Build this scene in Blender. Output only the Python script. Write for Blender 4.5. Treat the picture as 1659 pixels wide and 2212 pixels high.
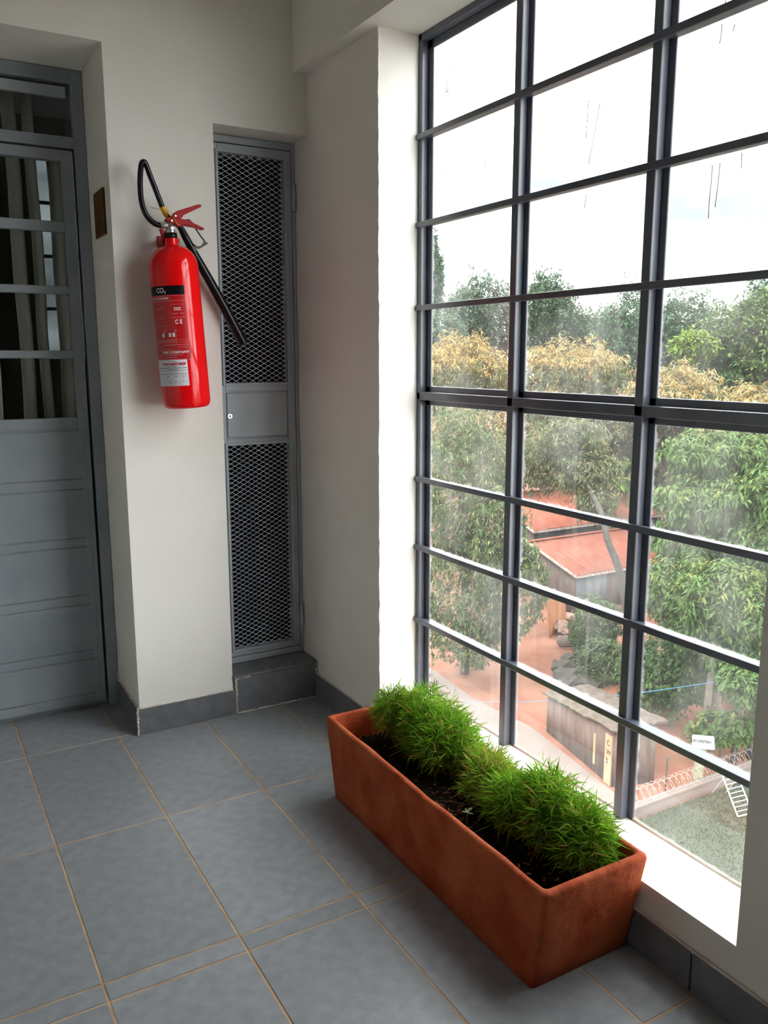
import bpy, bmesh, math, random
import numpy as np
from mathutils import Vector, Matrix

random.seed(7)
rng = np.random.default_rng(7)
for o in list(bpy.data.objects):
    bpy.data.objects.remove(o)
scene = bpy.context.scene
col = scene.collection

# ------------------------------------------------------------------ camera
cam_d = bpy.data.cameras.new('camera')
cam = bpy.data.objects.new('camera', cam_d)
col.objects.link(cam)
cam_d.sensor_fit = 'HORIZONTAL'
cam_d.sensor_width = 36.0
cam_d.lens = 36.0 * 1814.9 / 1659.0
cam_d.clip_start = 0.05
cam_d.clip_end = 600
yaw, pitch, roll = math.radians(29.977), math.radians(-10.375), math.radians(-0.085)
fwd = Vector((math.sin(yaw) * math.cos(pitch), math.cos(yaw) * math.cos(pitch), math.sin(pitch)))
rt = fwd.cross(Vector((0, 0, 1))).normalized()
up = rt.cross(fwd)
r2 = rt * math.cos(roll) + up * math.sin(roll)
u2 = -rt * math.sin(roll) + up * math.cos(roll)
m = Matrix((r2, u2, -fwd)).transposed().to_4x4()
m.translation = Vector((0, 0, 1.3))
cam.matrix_world = m
scene.camera = cam

# ------------------------------------------------------------------ sky and light
SKY = 3.4
world = bpy.data.worlds.new('overcast_sky')
scene.world = world
world.use_nodes = True
nt = world.node_tree
nt.nodes.clear()
N = nt.nodes.new
L = nt.links.new
wo = N('ShaderNodeOutputWorld')
bg = N('ShaderNodeBackground')
tc = N('ShaderNodeTexCoord')
sx = N('ShaderNodeSeparateXYZ')
L(tc.outputs['Generated'], sx.inputs[0])
cl = N('ShaderNodeMath'); cl.operation = 'MAXIMUM'; cl.inputs[1].default_value = 0.0
L(sx.outputs['Z'], cl.inputs[0])
ma = N('ShaderNodeMath'); ma.operation = 'MULTIPLY_ADD'          # bright thin overcast, a little brighter overhead
ma.inputs[1].default_value = 0.38; ma.inputs[2].default_value = 0.62
L(cl.outputs[0], ma.inputs[0])
mp = N('ShaderNodeMapping'); mp.inputs['Scale'].default_value = (1, 1, 4.5)
L(tc.outputs['Generated'], mp.inputs[0])
nz = N('ShaderNodeTexNoise'); nz.inputs['Scale'].default_value = 2.6; nz.inputs['Detail'].default_value = 4
L(mp.outputs[0], nz.inputs['Vector'])
cr = N('ShaderNodeValToRGB')
cr.color_ramp.elements[0].position = 0.34; cr.color_ramp.elements[0].color = (0.086, 0.099, 0.106, 1)
cr.color_ramp.elements[1].position = 0.60; cr.color_ramp.elements[1].color = (1.0, 1.0, 1.0, 1)
L(nz.outputs[0], cr.inputs[0])
L(cr.outputs[0], bg.inputs['Color'])
ms = N('ShaderNodeMath'); ms.operation = 'MULTIPLY'; ms.inputs[1].default_value = SKY
L(ma.outputs[0], ms.inputs[0])
L(ms.outputs[0], bg.inputs['Strength'])
L(bg.outputs[0], wo.inputs[0])

sun_d = bpy.data.lights.new('hazy_sun', 'SUN')
sun_d.energy = 1.0
sun_d.angle = math.radians(25)
sun_d.color = (1.0, 0.96, 0.88)
sun = bpy.data.objects.new('hazy_sun', sun_d)
col.objects.link(sun)
sun.rotation_euler = Vector((0.62, 0.25, -0.78)).to_track_quat('-Z', 'Y').to_euler()

vs = scene.view_settings
vs.view_transform = 'Standard'
vs.look = 'None'
vs.gamma = 1.0
vs.use_curve_mapping = False
vs.exposure = 2.25


# ------------------------------------------------------------------ helpers
class MB:
    """collects shapes, builds ONE mesh object"""
    def __init__(s):
        s.v, s.f, s.smooth = [], [], []

    def add(s, vs_, fs, sm=False):
        o = len(s.v)
        s.v += [tuple(v) for v in vs_]
        for f in fs:
            s.f.append(tuple(i + o for i in f)); s.smooth.append(sm)
        return s

    def box(s, x0, x1, y0, y1, z0, z1):
        vs_ = [(x, y, z) for z in (z0, z1) for y in (y0, y1) for x in (x0, x1)]
        return s.add(vs_, [(0, 2, 3, 1), (4, 5, 7, 6), (0, 1, 5, 4), (2, 6, 7, 3), (0, 4, 6, 2), (1, 3, 7, 5)])

    def bar(s, a, b, w, h, upv=(0, 0, 1)):
        a, b = Vector(a), Vector(b)
        d = (b - a).normalized()
        sd = d.cross(Vector(upv)).normalized()
        u = sd.cross(d)
        vs_ = []
        for p in (a, b):
            for i, j in ((-1, -1), (1, -1), (1, 1), (-1, 1)):
                vs_.append(p + sd * (i * w / 2) + u * (j * h / 2))
        return s.add(vs_, [(0, 3, 2, 1), (4, 5, 6, 7), (0, 1, 5, 4), (1, 2, 6, 5), (2, 3, 7, 6), (3, 0, 4, 7)])

    def tube(s, pts, rad, n=10, cap=True):
        pts = [Vector(p) for p in pts]
        if not hasattr(rad, '__len__'):
            rad = [rad] * len(pts)
        rings = []
        prev = None
        for i, p in enumerate(pts):
            d = (pts[min(i + 1, len(pts) - 1)] - pts[max(i - 1, 0)]).normalized()
            if prev is None:
                a = d.orthogonal().normalized()
            else:
                a = (prev - d * prev.dot(d)).normalized()
            prev = a
            b = d.cross(a)
            rings.append([p + (a * math.cos(t) + b * math.sin(t)) * rad[i]
                          for t in [2 * math.pi * k / n for k in range(n)]])
        vs_ = [v for r in rings for v in r]
        fs = []
        for i in range(len(pts) - 1):
            for k in range(n):
                fs.append((i * n + k, i * n + (k + 1) % n, (i + 1) * n + (k + 1) % n, (i + 1) * n + k))
        s.add(vs_, fs, True)
        if cap:
            s.add(rings[0], [tuple(range(n - 1, -1, -1))])
            s.add(rings[-1], [tuple(range(n))])
        return s

    def lathe(s, prof, n=48, cx=0, cy=0):
        vs_ = [(cx + r * math.cos(2 * math.pi * k / n), cy + r * math.sin(2 * math.pi * k / n), z)
               for r, z in prof for k in range(n)]
        fs = [(i * n + k, i * n + (k + 1) % n, (i + 1) * n + (k + 1) % n, (i + 1) * n + k)
              for i in range(len(prof) - 1) for k in range(n)]
        s.add(vs_, fs, True)
        return s

    def prism_xz(s, poly, y0, y1):
        n = len(poly)
        vs_ = [(x, y0, z) for x, z in poly] + [(x, y1, z) for x, z in poly]
        fs = [tuple(range(n)), tuple(range(2 * n - 1, n - 1, -1))]
        fs += [(i, (i + 1) % n + 0, (i + 1) % n + n, i + n)[::-1] for i in range(n)]
        return s.add(vs_, fs)

    def build(s, name, mt, parent=None, bevel=0.0, loc=None, fixn=True):
        me = bpy.data.meshes.new(name)
        me.from_pydata(s.v, [], s.f)
        me.polygons.foreach_set('use_smooth', s.smooth)
        if fixn:
            b = bmesh.new(); b.from_mesh(me)
            bmesh.ops.recalc_face_normals(b, faces=b.faces)
            b.to_mesh(me); b.free()
        me.materials.append(mt)
        o = bpy.data.objects.new(name, me)
        col.objects.link(o)
        if parent is not None:
            o.parent = parent
        if loc:
            o.location = loc
        if bevel:
            bv = o.modifiers.new('bevel', 'BEVEL')
            bv.width = bevel; bv.segments = 2; bv.limit_method = 'ANGLE'
        return o


def tag(o, label=None, cat=None, group=None, kind=None):
    if label: o['label'] = label
    if cat: o['category'] = cat
    if group: o['group'] = group
    if kind: o['kind'] = kind
    return o


def empty(name, loc=(0, 0, 0)):
    o = bpy.data.objects.new(name, None)
    o.empty_display_size = 0.1
    col.objects.link(o)
    o.location = loc
    return o


def mesh_obj(name, verts, faces, mats, parent=None, matidx=None, smooth=False):
    """fast triangle mesh from numpy arrays"""
    me = bpy.data.meshes.new(name)
    nv, nf = len(verts), len(faces)
    me.vertices.add(nv)
    me.vertices.foreach_set('co', np.asarray(verts, dtype=np.float32).ravel())
    me.loops.add(nf * 3)
    me.loops.foreach_set('vertex_index', np.asarray(faces, dtype=np.int32).ravel())
    me.polygons.add(nf)
    me.polygons.foreach_set('loop_start', np.arange(0, nf * 3, 3, dtype=np.int32))
    me.polygons.foreach_set('loop_total', np.full(nf, 3, dtype=np.int32))
    for mt in mats:
        me.materials.append(mt)
    if matidx is not None:
        me.polygons.foreach_set('material_index', np.asarray(matidx, dtype=np.int32))
    me.update(calc_edges=True)
    me.validate()
    o = bpy.data.objects.new(name, me)
    col.objects.link(o)
    if parent is not None:
        o.parent = parent
    return o


# ------------------------------------------------------------------ materials
def mat(name, c, rough=0.6, c2=None, scale=8.0, detail=6, lo=0.35, hi=0.65, bump=0.0, bscale=None,
        metal=0.0, spec=0.5, rand=0.0, stretch=None, coat=0.0):
    mt = bpy.data.materials.new(name)
    mt.use_nodes = True
    t = mt.node_tree
    b = t.nodes['Principled BSDF']
    b.inputs['Base Color'].default_value = (*c, 1)
    b.inputs['Roughness'].default_value = rough
    b.inputs['Metallic'].default_value = metal
    b.inputs['Specular IOR Level'].default_value = spec
    b.inputs['Coat Weight'].default_value = coat
    b.inputs['Coat Roughness'].default_value = 0.08
    tcn = t.nodes.new('ShaderNodeTexCoord')
    vec = tcn.outputs['Object']
    if stretch:
        mpn = t.nodes.new('ShaderNodeMapping')
        mpn.inputs['Scale'].default_value = stretch
        t.links.new(vec, mpn.inputs[0]); vec = mpn.outputs[0]
    colout = None
    if c2 is not None:
        n = t.nodes.new('ShaderNodeTexNoise')
        n.inputs['Scale'].default_value = scale; n.inputs['Detail'].default_value = detail
        t.links.new(vec, n.inputs['Vector'])
        r = t.nodes.new('ShaderNodeValToRGB')
        r.color_ramp.elements[0].position = lo; r.color_ramp.elements[0].color = (*c, 1)
        r.color_ramp.elements[1].position = hi; r.color_ramp.elements[1].color = (*c2, 1)
        t.links.new(n.outputs[0], r.inputs[0])
        colout = r.outputs[0]
    if rand:
        oi = t.nodes.new('ShaderNodeObjectInfo')
        mr = t.nodes.new('ShaderNodeMapRange')
        mr.inputs['To Min'].default_value = 1 - rand; mr.inputs['To Max'].default_value = 1 + rand
        t.links.new(oi.outputs['Random'], mr.inputs['Value'])
        hs = t.nodes.new('ShaderNodeHueSaturation')
        t.links.new(mr.outputs[0], hs.inputs['Value'])
        if colout: t.links.new(colout, hs.inputs['Color'])
        else: hs.inputs['Color'].default_value = (*c, 1)
        colout = hs.outputs[0]
    if colout:
        t.links.new(colout, b.inputs['Base Color'])
    if bump:
        n2 = t.nodes.new('ShaderNodeTexNoise')
        n2.inputs['Scale'].default_value = bscale or scale * 3; n2.inputs['Detail'].default_value = 5
        t.links.new(vec, n2.inputs['Vector'])
        bp = t.nodes.new('ShaderNodeBump')
        bp.inputs['Strength'].default_value = bump; bp.inputs['Distance'].default_value = 0.01
        t.links.new(n2.outputs[0], bp.inputs['Height'])
        t.links.new(bp.outputs[0], b.inputs['Normal'])
    return mt


def leafmat(name, c, c2, trans=0.3, scale=3.0):
    mt = bpy.data.materials.new(name)
    mt.use_nodes = True
    t = mt.node_tree
    t.nodes.clear()
    out = t.nodes.new('ShaderNodeOutputMaterial')
    mix = t.nodes.new('ShaderNodeMixShader'); mix.inputs[0].default_value = trans
    pb = t.nodes.new('ShaderNodeBsdfPrincipled'); pb.inputs['Roughness'].default_value = 0.5
    pb.inputs['Specular IOR Level'].default_value = 0.12
    tr = t.nodes.new('ShaderNodeBsdfTranslucent')
    tcn = t.nodes.new('ShaderNodeTexCoord')
    n = t.nodes.new('ShaderNodeTexNoise'); n.inputs['Scale'].default_value = scale; n.inputs['Detail'].default_value = 8
    t.links.new(tcn.outputs['Object'], n.inputs['Vector'])
    r = t.nodes.new('ShaderNodeValToRGB')
    r.color_ramp.elements[0].position = 0.38; r.color_ramp.elements[0].color = (*c, 1)
    r.color_ramp.elements[1].position = 0.62; r.color_ramp.elements[1].color = (*c2, 1)
    t.links.new(n.outputs[0], r.inputs[0])
    t.links.new(r.outputs[0], pb.inputs['Base Color'])
    t.links.new(r.outputs[0], tr.inputs['Color'])
    t.links.new(pb.outputs[0], mix.inputs[1]); t.links.new(tr.outputs[0], mix.inputs[2])
    t.links.new(mix.outputs[0], out.inputs[0])
    return mt


M = {}
M['plaster'] = mat('plaster_wall', (0.78, 0.765, 0.71), 0.75, (0.83, 0.815, 0.76), 2.5, bump=0.05, bscale=60, spec=0.25)
M['ceiling'] = mat('ceiling_paint', (0.76, 0.75, 0.72), 0.8, spec=0.2)
M['tile'] = mat('grey_floor_tile', (0.226, 0.243, 0.262), 0.38, (0.280, 0.295, 0.310), 30, 12, bump=0.05, bscale=90, rand=0.08)
M['skirt'] = mat('dark_skirting_tile', (0.125, 0.132, 0.145), 0.45, (0.165, 0.172, 0.185), 26, 12, bump=0.04, bscale=90, rand=0.08)
M['grout'] = mat('brown_grout', (0.42, 0.245, 0.12), 0.9, (0.58, 0.40, 0.24), 12, 5)
M['bead'] = mat('white_filler', (0.72, 0.69, 0.63), 0.7, (0.55, 0.48, 0.40), 20, 5, bump=0.3, bscale=80)
M['steel'] = mat('grey_painted_steel', (0.25, 0.285, 0.31), 0.36, (0.30, 0.33, 0.355), 6, 4, bump=0.02, bscale=40)
M['steel_light'] = mat('light_grey_painted_steel', (0.36, 0.40, 0.435), 0.38, (0.42, 0.455, 0.49), 6, 4, bump=0.02, bscale=40)
M['mesh'] = mat('grey_expanded_metal', (0.50, 0.56, 0.64), 0.45)
M['frame'] = mat('slate_window_paint', (0.075, 0.085, 0.110), 0.28, (0.105, 0.115, 0.138), 10, 4, spec=0.6)
M['void'] = mat('painted_hollow_dark', (0.03, 0.03, 0.032), 0.9)  # near-black colour carries the darkness of unlit hollows
M['pipe'] = mat('grey_pipe', (0.16, 0.16, 0.165), 0.5)
M['red'] = mat('glossy_red_enamel', (0.80, 0.002, 0.004), 0.10, spec=0.45)
M['redpl'] = mat('red_lever_paint', (0.34, 0.006, 0.008), 0.35, spec=0.2)
M['black'] = mat('black_rubber', (0.005, 0.006, 0.008), 0.24, spec=0.35)
M['blackband'] = mat('black_print', (0.003, 0.003, 0.004), 0.4, spec=0.2)
M['labelred'] = mat('dark_red_print', (0.50, 0.006, 0.012), 0.3, coat=0.3)
M['white'] = mat('white_print', (0.80, 0.76, 0.76), 0.5)
M['pinkprint'] = mat('pale_pink_print', (0.78, 0.34, 0.34), 0.5)
M['paper'] = mat('white_paper_label', (0.74, 0.74, 0.78), 0.45)
M['greyprint'] = mat('grey_print', (0.22, 0.22, 0.26), 0.6)
M['crimson'] = mat('crimson_print', (0.50, 0.01, 0.06), 0.5)
M['chrome'] = mat('valve_metal', (0.62, 0.61, 0.60), 0.28, metal=0.9)
M['yellow'] = mat('yellow_sleeve', (0.72, 0.42, 0.02), 0.5)
M['brass'] = mat('brown_plaque', (0.13, 0.062, 0.012), 0.45, (0.07, 0.032, 0.008), 30, 4, spec=0.2)
M['terra'] = mat('terracotta', (0.31, 0.048, 0.014), 0.8, (0.47, 0.115, 0.045), 9, 9, bump=0.6, bscale=30, spec=0.15)
M['soil'] = mat('dark_potting_soil', (0.006, 0.0045, 0.0035), 0.95, (0.016, 0.011, 0.008), 40, 6, bump=1.0, bscale=60, spec=0.05)
M['bark_chip'] = mat('dry_bark_chip', (0.085, 0.032, 0.018), 0.95, (0.13, 0.06, 0.035), 20, 4, spec=0.05)
M['blade_g'] = leafmat('grass_green', (0.18, 0.40, 0.02), (0.30, 0.56, 0.05), 0.5, 18)
M['blade_d'] = leafmat('grass_deep_green', (0.09, 0.25, 0.015), (0.15, 0.36, 0.03), 0.45, 18)
M['blade_y'] = leafmat('grass_straw', (0.42, 0.30, 0.07), (0.40, 0.42, 0.08), 0.45, 18)
M['seedleaf'] = leafmat('pale_seedling_leaf', (0.30, 0.42, 0.22), (0.38, 0.50, 0.30), 0.3, 18)
M['curtain'] = mat('grey_curtain', (0.52, 0.51, 0.47), 0.9, (0.62, 0.60, 0.55), 6, 4)
M['room'] = mat('painted_room_dimness', (0.10, 0.095, 0.09), 0.8)  # dimness of the inner room is put into its wall colour

KO = 0.43                     # dims all outdoor colours to balance daylight against the indoor exposure


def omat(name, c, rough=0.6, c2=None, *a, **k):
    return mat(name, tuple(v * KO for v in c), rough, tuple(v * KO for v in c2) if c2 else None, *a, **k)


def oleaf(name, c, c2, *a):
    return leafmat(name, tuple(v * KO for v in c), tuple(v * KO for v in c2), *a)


# outdoors
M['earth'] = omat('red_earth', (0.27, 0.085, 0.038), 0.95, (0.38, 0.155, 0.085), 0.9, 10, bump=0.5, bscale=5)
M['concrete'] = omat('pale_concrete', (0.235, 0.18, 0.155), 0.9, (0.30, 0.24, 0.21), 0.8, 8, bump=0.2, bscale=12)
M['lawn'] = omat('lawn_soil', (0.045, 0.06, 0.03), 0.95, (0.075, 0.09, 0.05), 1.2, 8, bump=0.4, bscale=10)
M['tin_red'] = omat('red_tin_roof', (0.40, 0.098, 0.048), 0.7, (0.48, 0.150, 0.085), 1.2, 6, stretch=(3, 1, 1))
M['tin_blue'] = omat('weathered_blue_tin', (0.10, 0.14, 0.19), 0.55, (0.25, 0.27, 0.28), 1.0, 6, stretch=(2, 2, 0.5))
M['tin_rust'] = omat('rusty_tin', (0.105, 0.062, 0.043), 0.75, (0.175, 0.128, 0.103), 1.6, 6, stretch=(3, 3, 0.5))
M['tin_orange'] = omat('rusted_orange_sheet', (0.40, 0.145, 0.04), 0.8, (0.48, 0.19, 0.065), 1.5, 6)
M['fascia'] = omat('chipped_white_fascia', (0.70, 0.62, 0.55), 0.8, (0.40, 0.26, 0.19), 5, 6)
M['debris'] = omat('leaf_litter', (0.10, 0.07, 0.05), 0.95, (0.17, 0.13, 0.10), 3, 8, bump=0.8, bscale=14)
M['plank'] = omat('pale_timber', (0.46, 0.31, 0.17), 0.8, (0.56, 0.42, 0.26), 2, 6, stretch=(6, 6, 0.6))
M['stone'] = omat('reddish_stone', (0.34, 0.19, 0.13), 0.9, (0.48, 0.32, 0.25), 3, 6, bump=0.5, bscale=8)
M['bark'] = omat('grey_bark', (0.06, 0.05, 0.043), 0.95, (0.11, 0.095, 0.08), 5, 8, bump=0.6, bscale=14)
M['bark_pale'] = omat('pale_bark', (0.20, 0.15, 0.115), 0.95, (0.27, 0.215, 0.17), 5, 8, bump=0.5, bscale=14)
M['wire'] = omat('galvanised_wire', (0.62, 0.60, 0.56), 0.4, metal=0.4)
M['post'] = omat('dark_steel_and_shade', (0.06, 0.06, 0.065), 0.6)  # posts and lettering, also painted shade on the second house front
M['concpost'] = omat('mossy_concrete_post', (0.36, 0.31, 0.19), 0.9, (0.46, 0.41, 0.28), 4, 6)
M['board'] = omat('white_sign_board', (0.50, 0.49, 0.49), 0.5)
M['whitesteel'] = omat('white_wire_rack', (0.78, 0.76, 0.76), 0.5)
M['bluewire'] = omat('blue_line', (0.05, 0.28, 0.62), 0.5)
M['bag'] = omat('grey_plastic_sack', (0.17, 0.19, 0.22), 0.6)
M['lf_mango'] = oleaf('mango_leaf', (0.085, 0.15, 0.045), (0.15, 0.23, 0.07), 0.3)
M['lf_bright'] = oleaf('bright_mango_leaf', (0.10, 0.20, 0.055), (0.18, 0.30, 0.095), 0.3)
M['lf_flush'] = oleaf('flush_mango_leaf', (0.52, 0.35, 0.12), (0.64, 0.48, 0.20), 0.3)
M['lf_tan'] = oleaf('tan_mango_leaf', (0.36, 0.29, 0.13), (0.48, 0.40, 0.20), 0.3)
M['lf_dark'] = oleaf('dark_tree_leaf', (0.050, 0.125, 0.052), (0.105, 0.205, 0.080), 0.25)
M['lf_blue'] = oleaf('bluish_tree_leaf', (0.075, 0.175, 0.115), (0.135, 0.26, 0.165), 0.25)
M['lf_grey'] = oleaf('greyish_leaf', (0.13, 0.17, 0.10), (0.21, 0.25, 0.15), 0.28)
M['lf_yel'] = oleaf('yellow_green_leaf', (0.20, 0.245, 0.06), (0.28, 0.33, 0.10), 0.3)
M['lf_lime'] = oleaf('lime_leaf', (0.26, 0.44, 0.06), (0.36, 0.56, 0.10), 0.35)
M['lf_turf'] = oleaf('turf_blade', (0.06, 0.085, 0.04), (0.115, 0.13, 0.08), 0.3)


def glass_mat():
    mt = bpy.data.materials.new('dusty_window_glass')
    mt.use_nodes = True
    t = mt.node_tree
    t.nodes.clear()
    N_, L_ = t.nodes.new, t.links.new
    out = N_('ShaderNodeOutputMaterial')
    tcn = N_('ShaderNodeTexCoord')
    geo = N_('ShaderNodeNewGeometry')

    def noise(scale, det, sc=(1, 1, 1)):
        mpn = N_('ShaderNodeMapping'); mpn.inputs['Scale'].default_value = sc
        L_(geo.outputs['Position'], mpn.inputs[0])
        n = N_('ShaderNodeTexNoise'); n.inputs['Scale'].default_value = scale; n.inputs['Detail'].default_value = det
        L_(mpn.outputs[0], n.inputs['Vector'])
        return n.outputs[0]

    def rng_(v, a, b, c, d):
        r = N_('ShaderNodeMapRange')
        r.inputs['From Min'].default_value = a; r.inputs['From Max'].default_value = b
        r.inputs['To Min'].default_value = c; r.inputs['To Max'].default_value = d
        L_(v, r.inputs['Value']); return r.outputs[0]

    def op(o_, a, b=None, bv=None):
        n = N_('ShaderNodeMath'); n.operation = o_
        L_(a, n.inputs[0])
        if b is not None: L_(b, n.inputs[1])
        elif bv is not None: n.inputs[1].default_value = bv
        return n.outputs[0]
    cloud = rng_(noise(5, 6), 0.45, 0.75, 0.0, 0.13)
    streak = rng_(noise(30, 3, (1, 1, 0.06)), 0.58, 0.8, 0.0, 0.12)
    fine = rng_(noise(260, 2, (1, 1, 0.55)), 0.70, 0.76, 0.0, 0.40)
    # rain-splash specks are denser low down on the panes nearest the sill
    sp = N_('ShaderNodeSeparateXYZ'); L_(geo.outputs['Position'], sp.inputs[0])
    low = rng_(sp.outputs['Z'], 0.15, 1.15, 1.0, 0.12)
    fine = op('MULTIPLY', fine, low)
    # old putty and paint smears along the pane edges
    sg = N_('ShaderNodeSeparateXYZ'); L_(tcn.outputs['Generated'], sg.inputs[0])
    ey = op('ABSOLUTE', op('SUBTRACT', sg.outputs['Y'], bv=0.5))
    ez = op('ABSOLUTE', op('SUBTRACT', sg.outputs['Z'], bv=0.5))
    e = op('MAXIMUM', ey, ez)
    e = op('ADD', e, rng_(noise(40, 4), 0.3, 0.7, -0.03, 0.012))
    edge = rng_(e, 0.474, 0.492, 0.0, 0.26)
    veil = N_('ShaderNodeMath'); veil.operation = 'ADD'; veil.inputs[1].default_value = 0.025
    L_(cloud, veil.inputs[0])
    tot = op('ADD', op('ADD', veil.outputs[0], streak), op('ADD', fine, edge))
    tot = op('MULTIPLY', tot, bv=0.41)
    cl_ = N_('ShaderNodeClamp'); L_(tot, cl_.inputs[0]); cl_.inputs['Max'].default_value = 0.8
    trn = N_('ShaderNodeBsdfTransparent'); trn.inputs[0].default_value = (0.99, 1.0, 1.0, 1)
    gl = N_('ShaderNodeBsdfGlossy'); gl.inputs['Roughness'].default_value = 0.02
    gmix = N_('ShaderNodeMixShader'); gmix.inputs[0].default_value = 0.035
    L_(trn.outputs[0], gmix.inputs[1]); L_(gl.outputs[0], gmix.inputs[2])
    tl = N_('ShaderNodeBsdfTranslucent'); tl.inputs[0].default_value = (0.86, 0.86, 0.84, 1)
    df = N_('ShaderNodeBsdfDiffuse'); df.inputs[0].default_value = (0.80, 0.79, 0.76, 1)
    dm = N_('ShaderNodeMixShader'); dm.inputs[0].default_value = 0.4
    L_(tl.outputs[0], dm.inputs[1]); L_(df.outputs[0], dm.inputs[2])
    fm = N_('ShaderNodeMixShader')
    L_(cl_.outputs[0], fm.inputs[0]); L_(gmix.outputs[0], fm.inputs[1]); L_(dm.outputs[0], fm.inputs[2])
    L_(fm.outputs[0], out.inputs[0])
    return mt


def clear_glass():
    mt = bpy.data.materials.new('door_glass')
    mt.use_nodes = True
    t = mt.node_tree
    t.nodes.clear()
    out = t.nodes.new('ShaderNodeOutputMaterial')
    trn = t.nodes.new('ShaderNodeBsdfTransparent'); trn.inputs[0].default_value = (0.92, 0.95, 0.94, 1)
    gl = t.nodes.new('ShaderNodeBsdfGlossy'); gl.inputs['Roughness'].default_value = 0.02
    mx = t.nodes.new('ShaderNodeMixShader'); mx.inputs[0].default_value = 0.05
    t.links.new(trn.outputs[0], mx.inputs[1]); t.links.new(gl.outputs[0], mx.inputs[2])
    t.links.new(mx.outputs[0], out.inputs[0])
    return mt


def dimming_glass():  # tint made up to dim the bright strip behind the door
    mt = clear_glass()
    mt.name = 'light_dimming_glass'
    for n_ in mt.node_tree.nodes:
        if n_.type == 'BSDF_TRANSPARENT':
            n_.inputs[0].default_value = (0.17, 0.18, 0.185, 1)
    return mt


M['tint'] = dimming_glass()
M['glass'] = glass_mat()
M['dglass'] = clear_glass()

# ------------------------------------------------------------------ room shell
YB, XW = 2.83, 1.328          # back wall face, window wall face
XJ = 0.642                    # right jamb of the door recess
XC = 0.985                    # left edge of the duct opening
YR, YP = 2.334, 0.925         # window opening, far and near ends
ZS, ZH = 0.166, 2.26          # sill and window head
ZC = 2.78
XL, YN = -1.30, -3.6
DL = -0.34                    # left jamb of the door

w = MB()
w.box(XL, DL, YB, 3.27, 0, ZC)
w.box(DL, XJ, YB, 3.27, 2.25, ZC)
w.box(XJ, XC, YB, 3.27, 0, ZC)
w.box(XC, XW, YB, 3.27, 2.06, ZC)
w.box(XC, XW, 2.84, 3.27, 0, 0.135)
tag(w.build('wall_back', M['plaster']), kind='structure')

w = MB()
w.box(XW, 1.508, YR, 3.6, 0, ZH)
w.box(XW, 1.508, YP, YR, -0.2, ZS)
w.box(XW, 1.508, YN, YP, 0, ZH)
w.box(1.277, 1.508, YN, YB, ZH, ZC)       # the beam over the windows stands a little proud
w.box(XW, 1.508, YB, 3.6, ZH, ZC)
tag(w.build('wall_right', M['plaster']), kind='structure')
tag(MB().box(XL - 0.15, XL, YN, 3.27, 0, ZC).build('wall_left', M['plaster']), kind='structure')
tag(MB().box(XL - 0.15, 1.62, YN - 0.15, YN, 0, ZC).build('wall_near', M['plaster']), kind='structure')
tag(MB().box(XL - 0.15, 1.62, YN - 0.15, 6.3, ZC, ZC + 0.15).build('ceiling', M['ceiling']), kind='structure')

# floor: grout bed with single tiles
floor = tag(MB().box(XL, 1.62, YN, 6.3, -0.12, -0.0015).build('floor', M['grout']), kind='structure')
xs = [0.267 + 0.302 * k for k in range(-5, 4)] + [XW]
xs = [XL] + [x for x in xs if XL < x < XW - 0.01] + [XW]
ys = [3.44, 2.84, 2.245, 1.655, 1.597, 1.005, 0.41, -0.185, -0.78, -1.375, -1.97, -2.565, -3.16, YN]
G = 0.0024
tile_cache = {}
for i in range(len(xs) - 1):
    for j in range(len(ys) - 1):
        x0, x1, y1, y0 = xs[i] + G, xs[i + 1] - G, ys[j] - G, ys[j + 1] + G
        if j == 0:                       # only inside the door recess
            if xs[i] >= XJ or xs[i + 1] <= DL: continue
            y1 = 3.26; x0 = max(x0, DL + 0.004); x1 = min(x1, XJ - 0.002)
        if x1 - x0 < 0.02: continue
        key = (round(x1 - x0, 4), round(y1 - y0, 4))
        if key not in tile_cache:
            a, b = (x1 - x0) / 2, (y1 - y0) / 2
            e = 0.0012
            bm = MB()
            bm.add([(-a, -b, -0.009), (a, -b, -0.009), (a, b, -0.009), (-a, b, -0.009),
                    (-a, -b, -e), (a, -b, -e), (a, b, -e), (-a, b, -e),
                    (-a + e, -b + e, 0), (a - e, -b + e, 0), (a - e, b - e, 0), (-a + e, b - e, 0)],
                   [(0, 1, 5, 4), (1, 2, 6, 5), (2, 3, 7, 6), (3, 0, 4, 7),
                    (4, 5, 9, 8), (5, 6, 10, 9), (6, 7, 11, 10), (7, 4, 8, 11), (8, 9, 10, 11), (3, 2, 1, 0)])
            o = bm.build('tile', M['tile'], floor)
            tile_cache[key] = o
        else:
            o = tile_cache[key].copy(); col.objects.link(o); o.parent = floor
        o.location = ((x0 + x1) / 2, (y0 + y1) / 2, random.uniform(-0.0006, 0.0004))

# skirting tiles
HB = 0.093


def skirting(name, pieces, bead):
    root = tag(empty(name), kind='structure')
    for p in pieces:
        MB().box(*p).build('skirting_tile', M['skirt'], root, bevel=0.0015)
    b = MB()
    for pts in bead:
        n = 26
        pp = []
        for k in range(n + 1):
            q = Vector(pts[0]).lerp(Vector(pts[1]), k / n)
            pp.append(q + Vector((random.uniform(-1, 1), random.uniform(-1, 1), random.uniform(-1, 1))) * 0.0016)
        b.tube(pp, [random.uniform(0.0022, 0.005) for _ in pp], 6)
    b.build('filler_bead', M['bead'], root)
    return root


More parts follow.
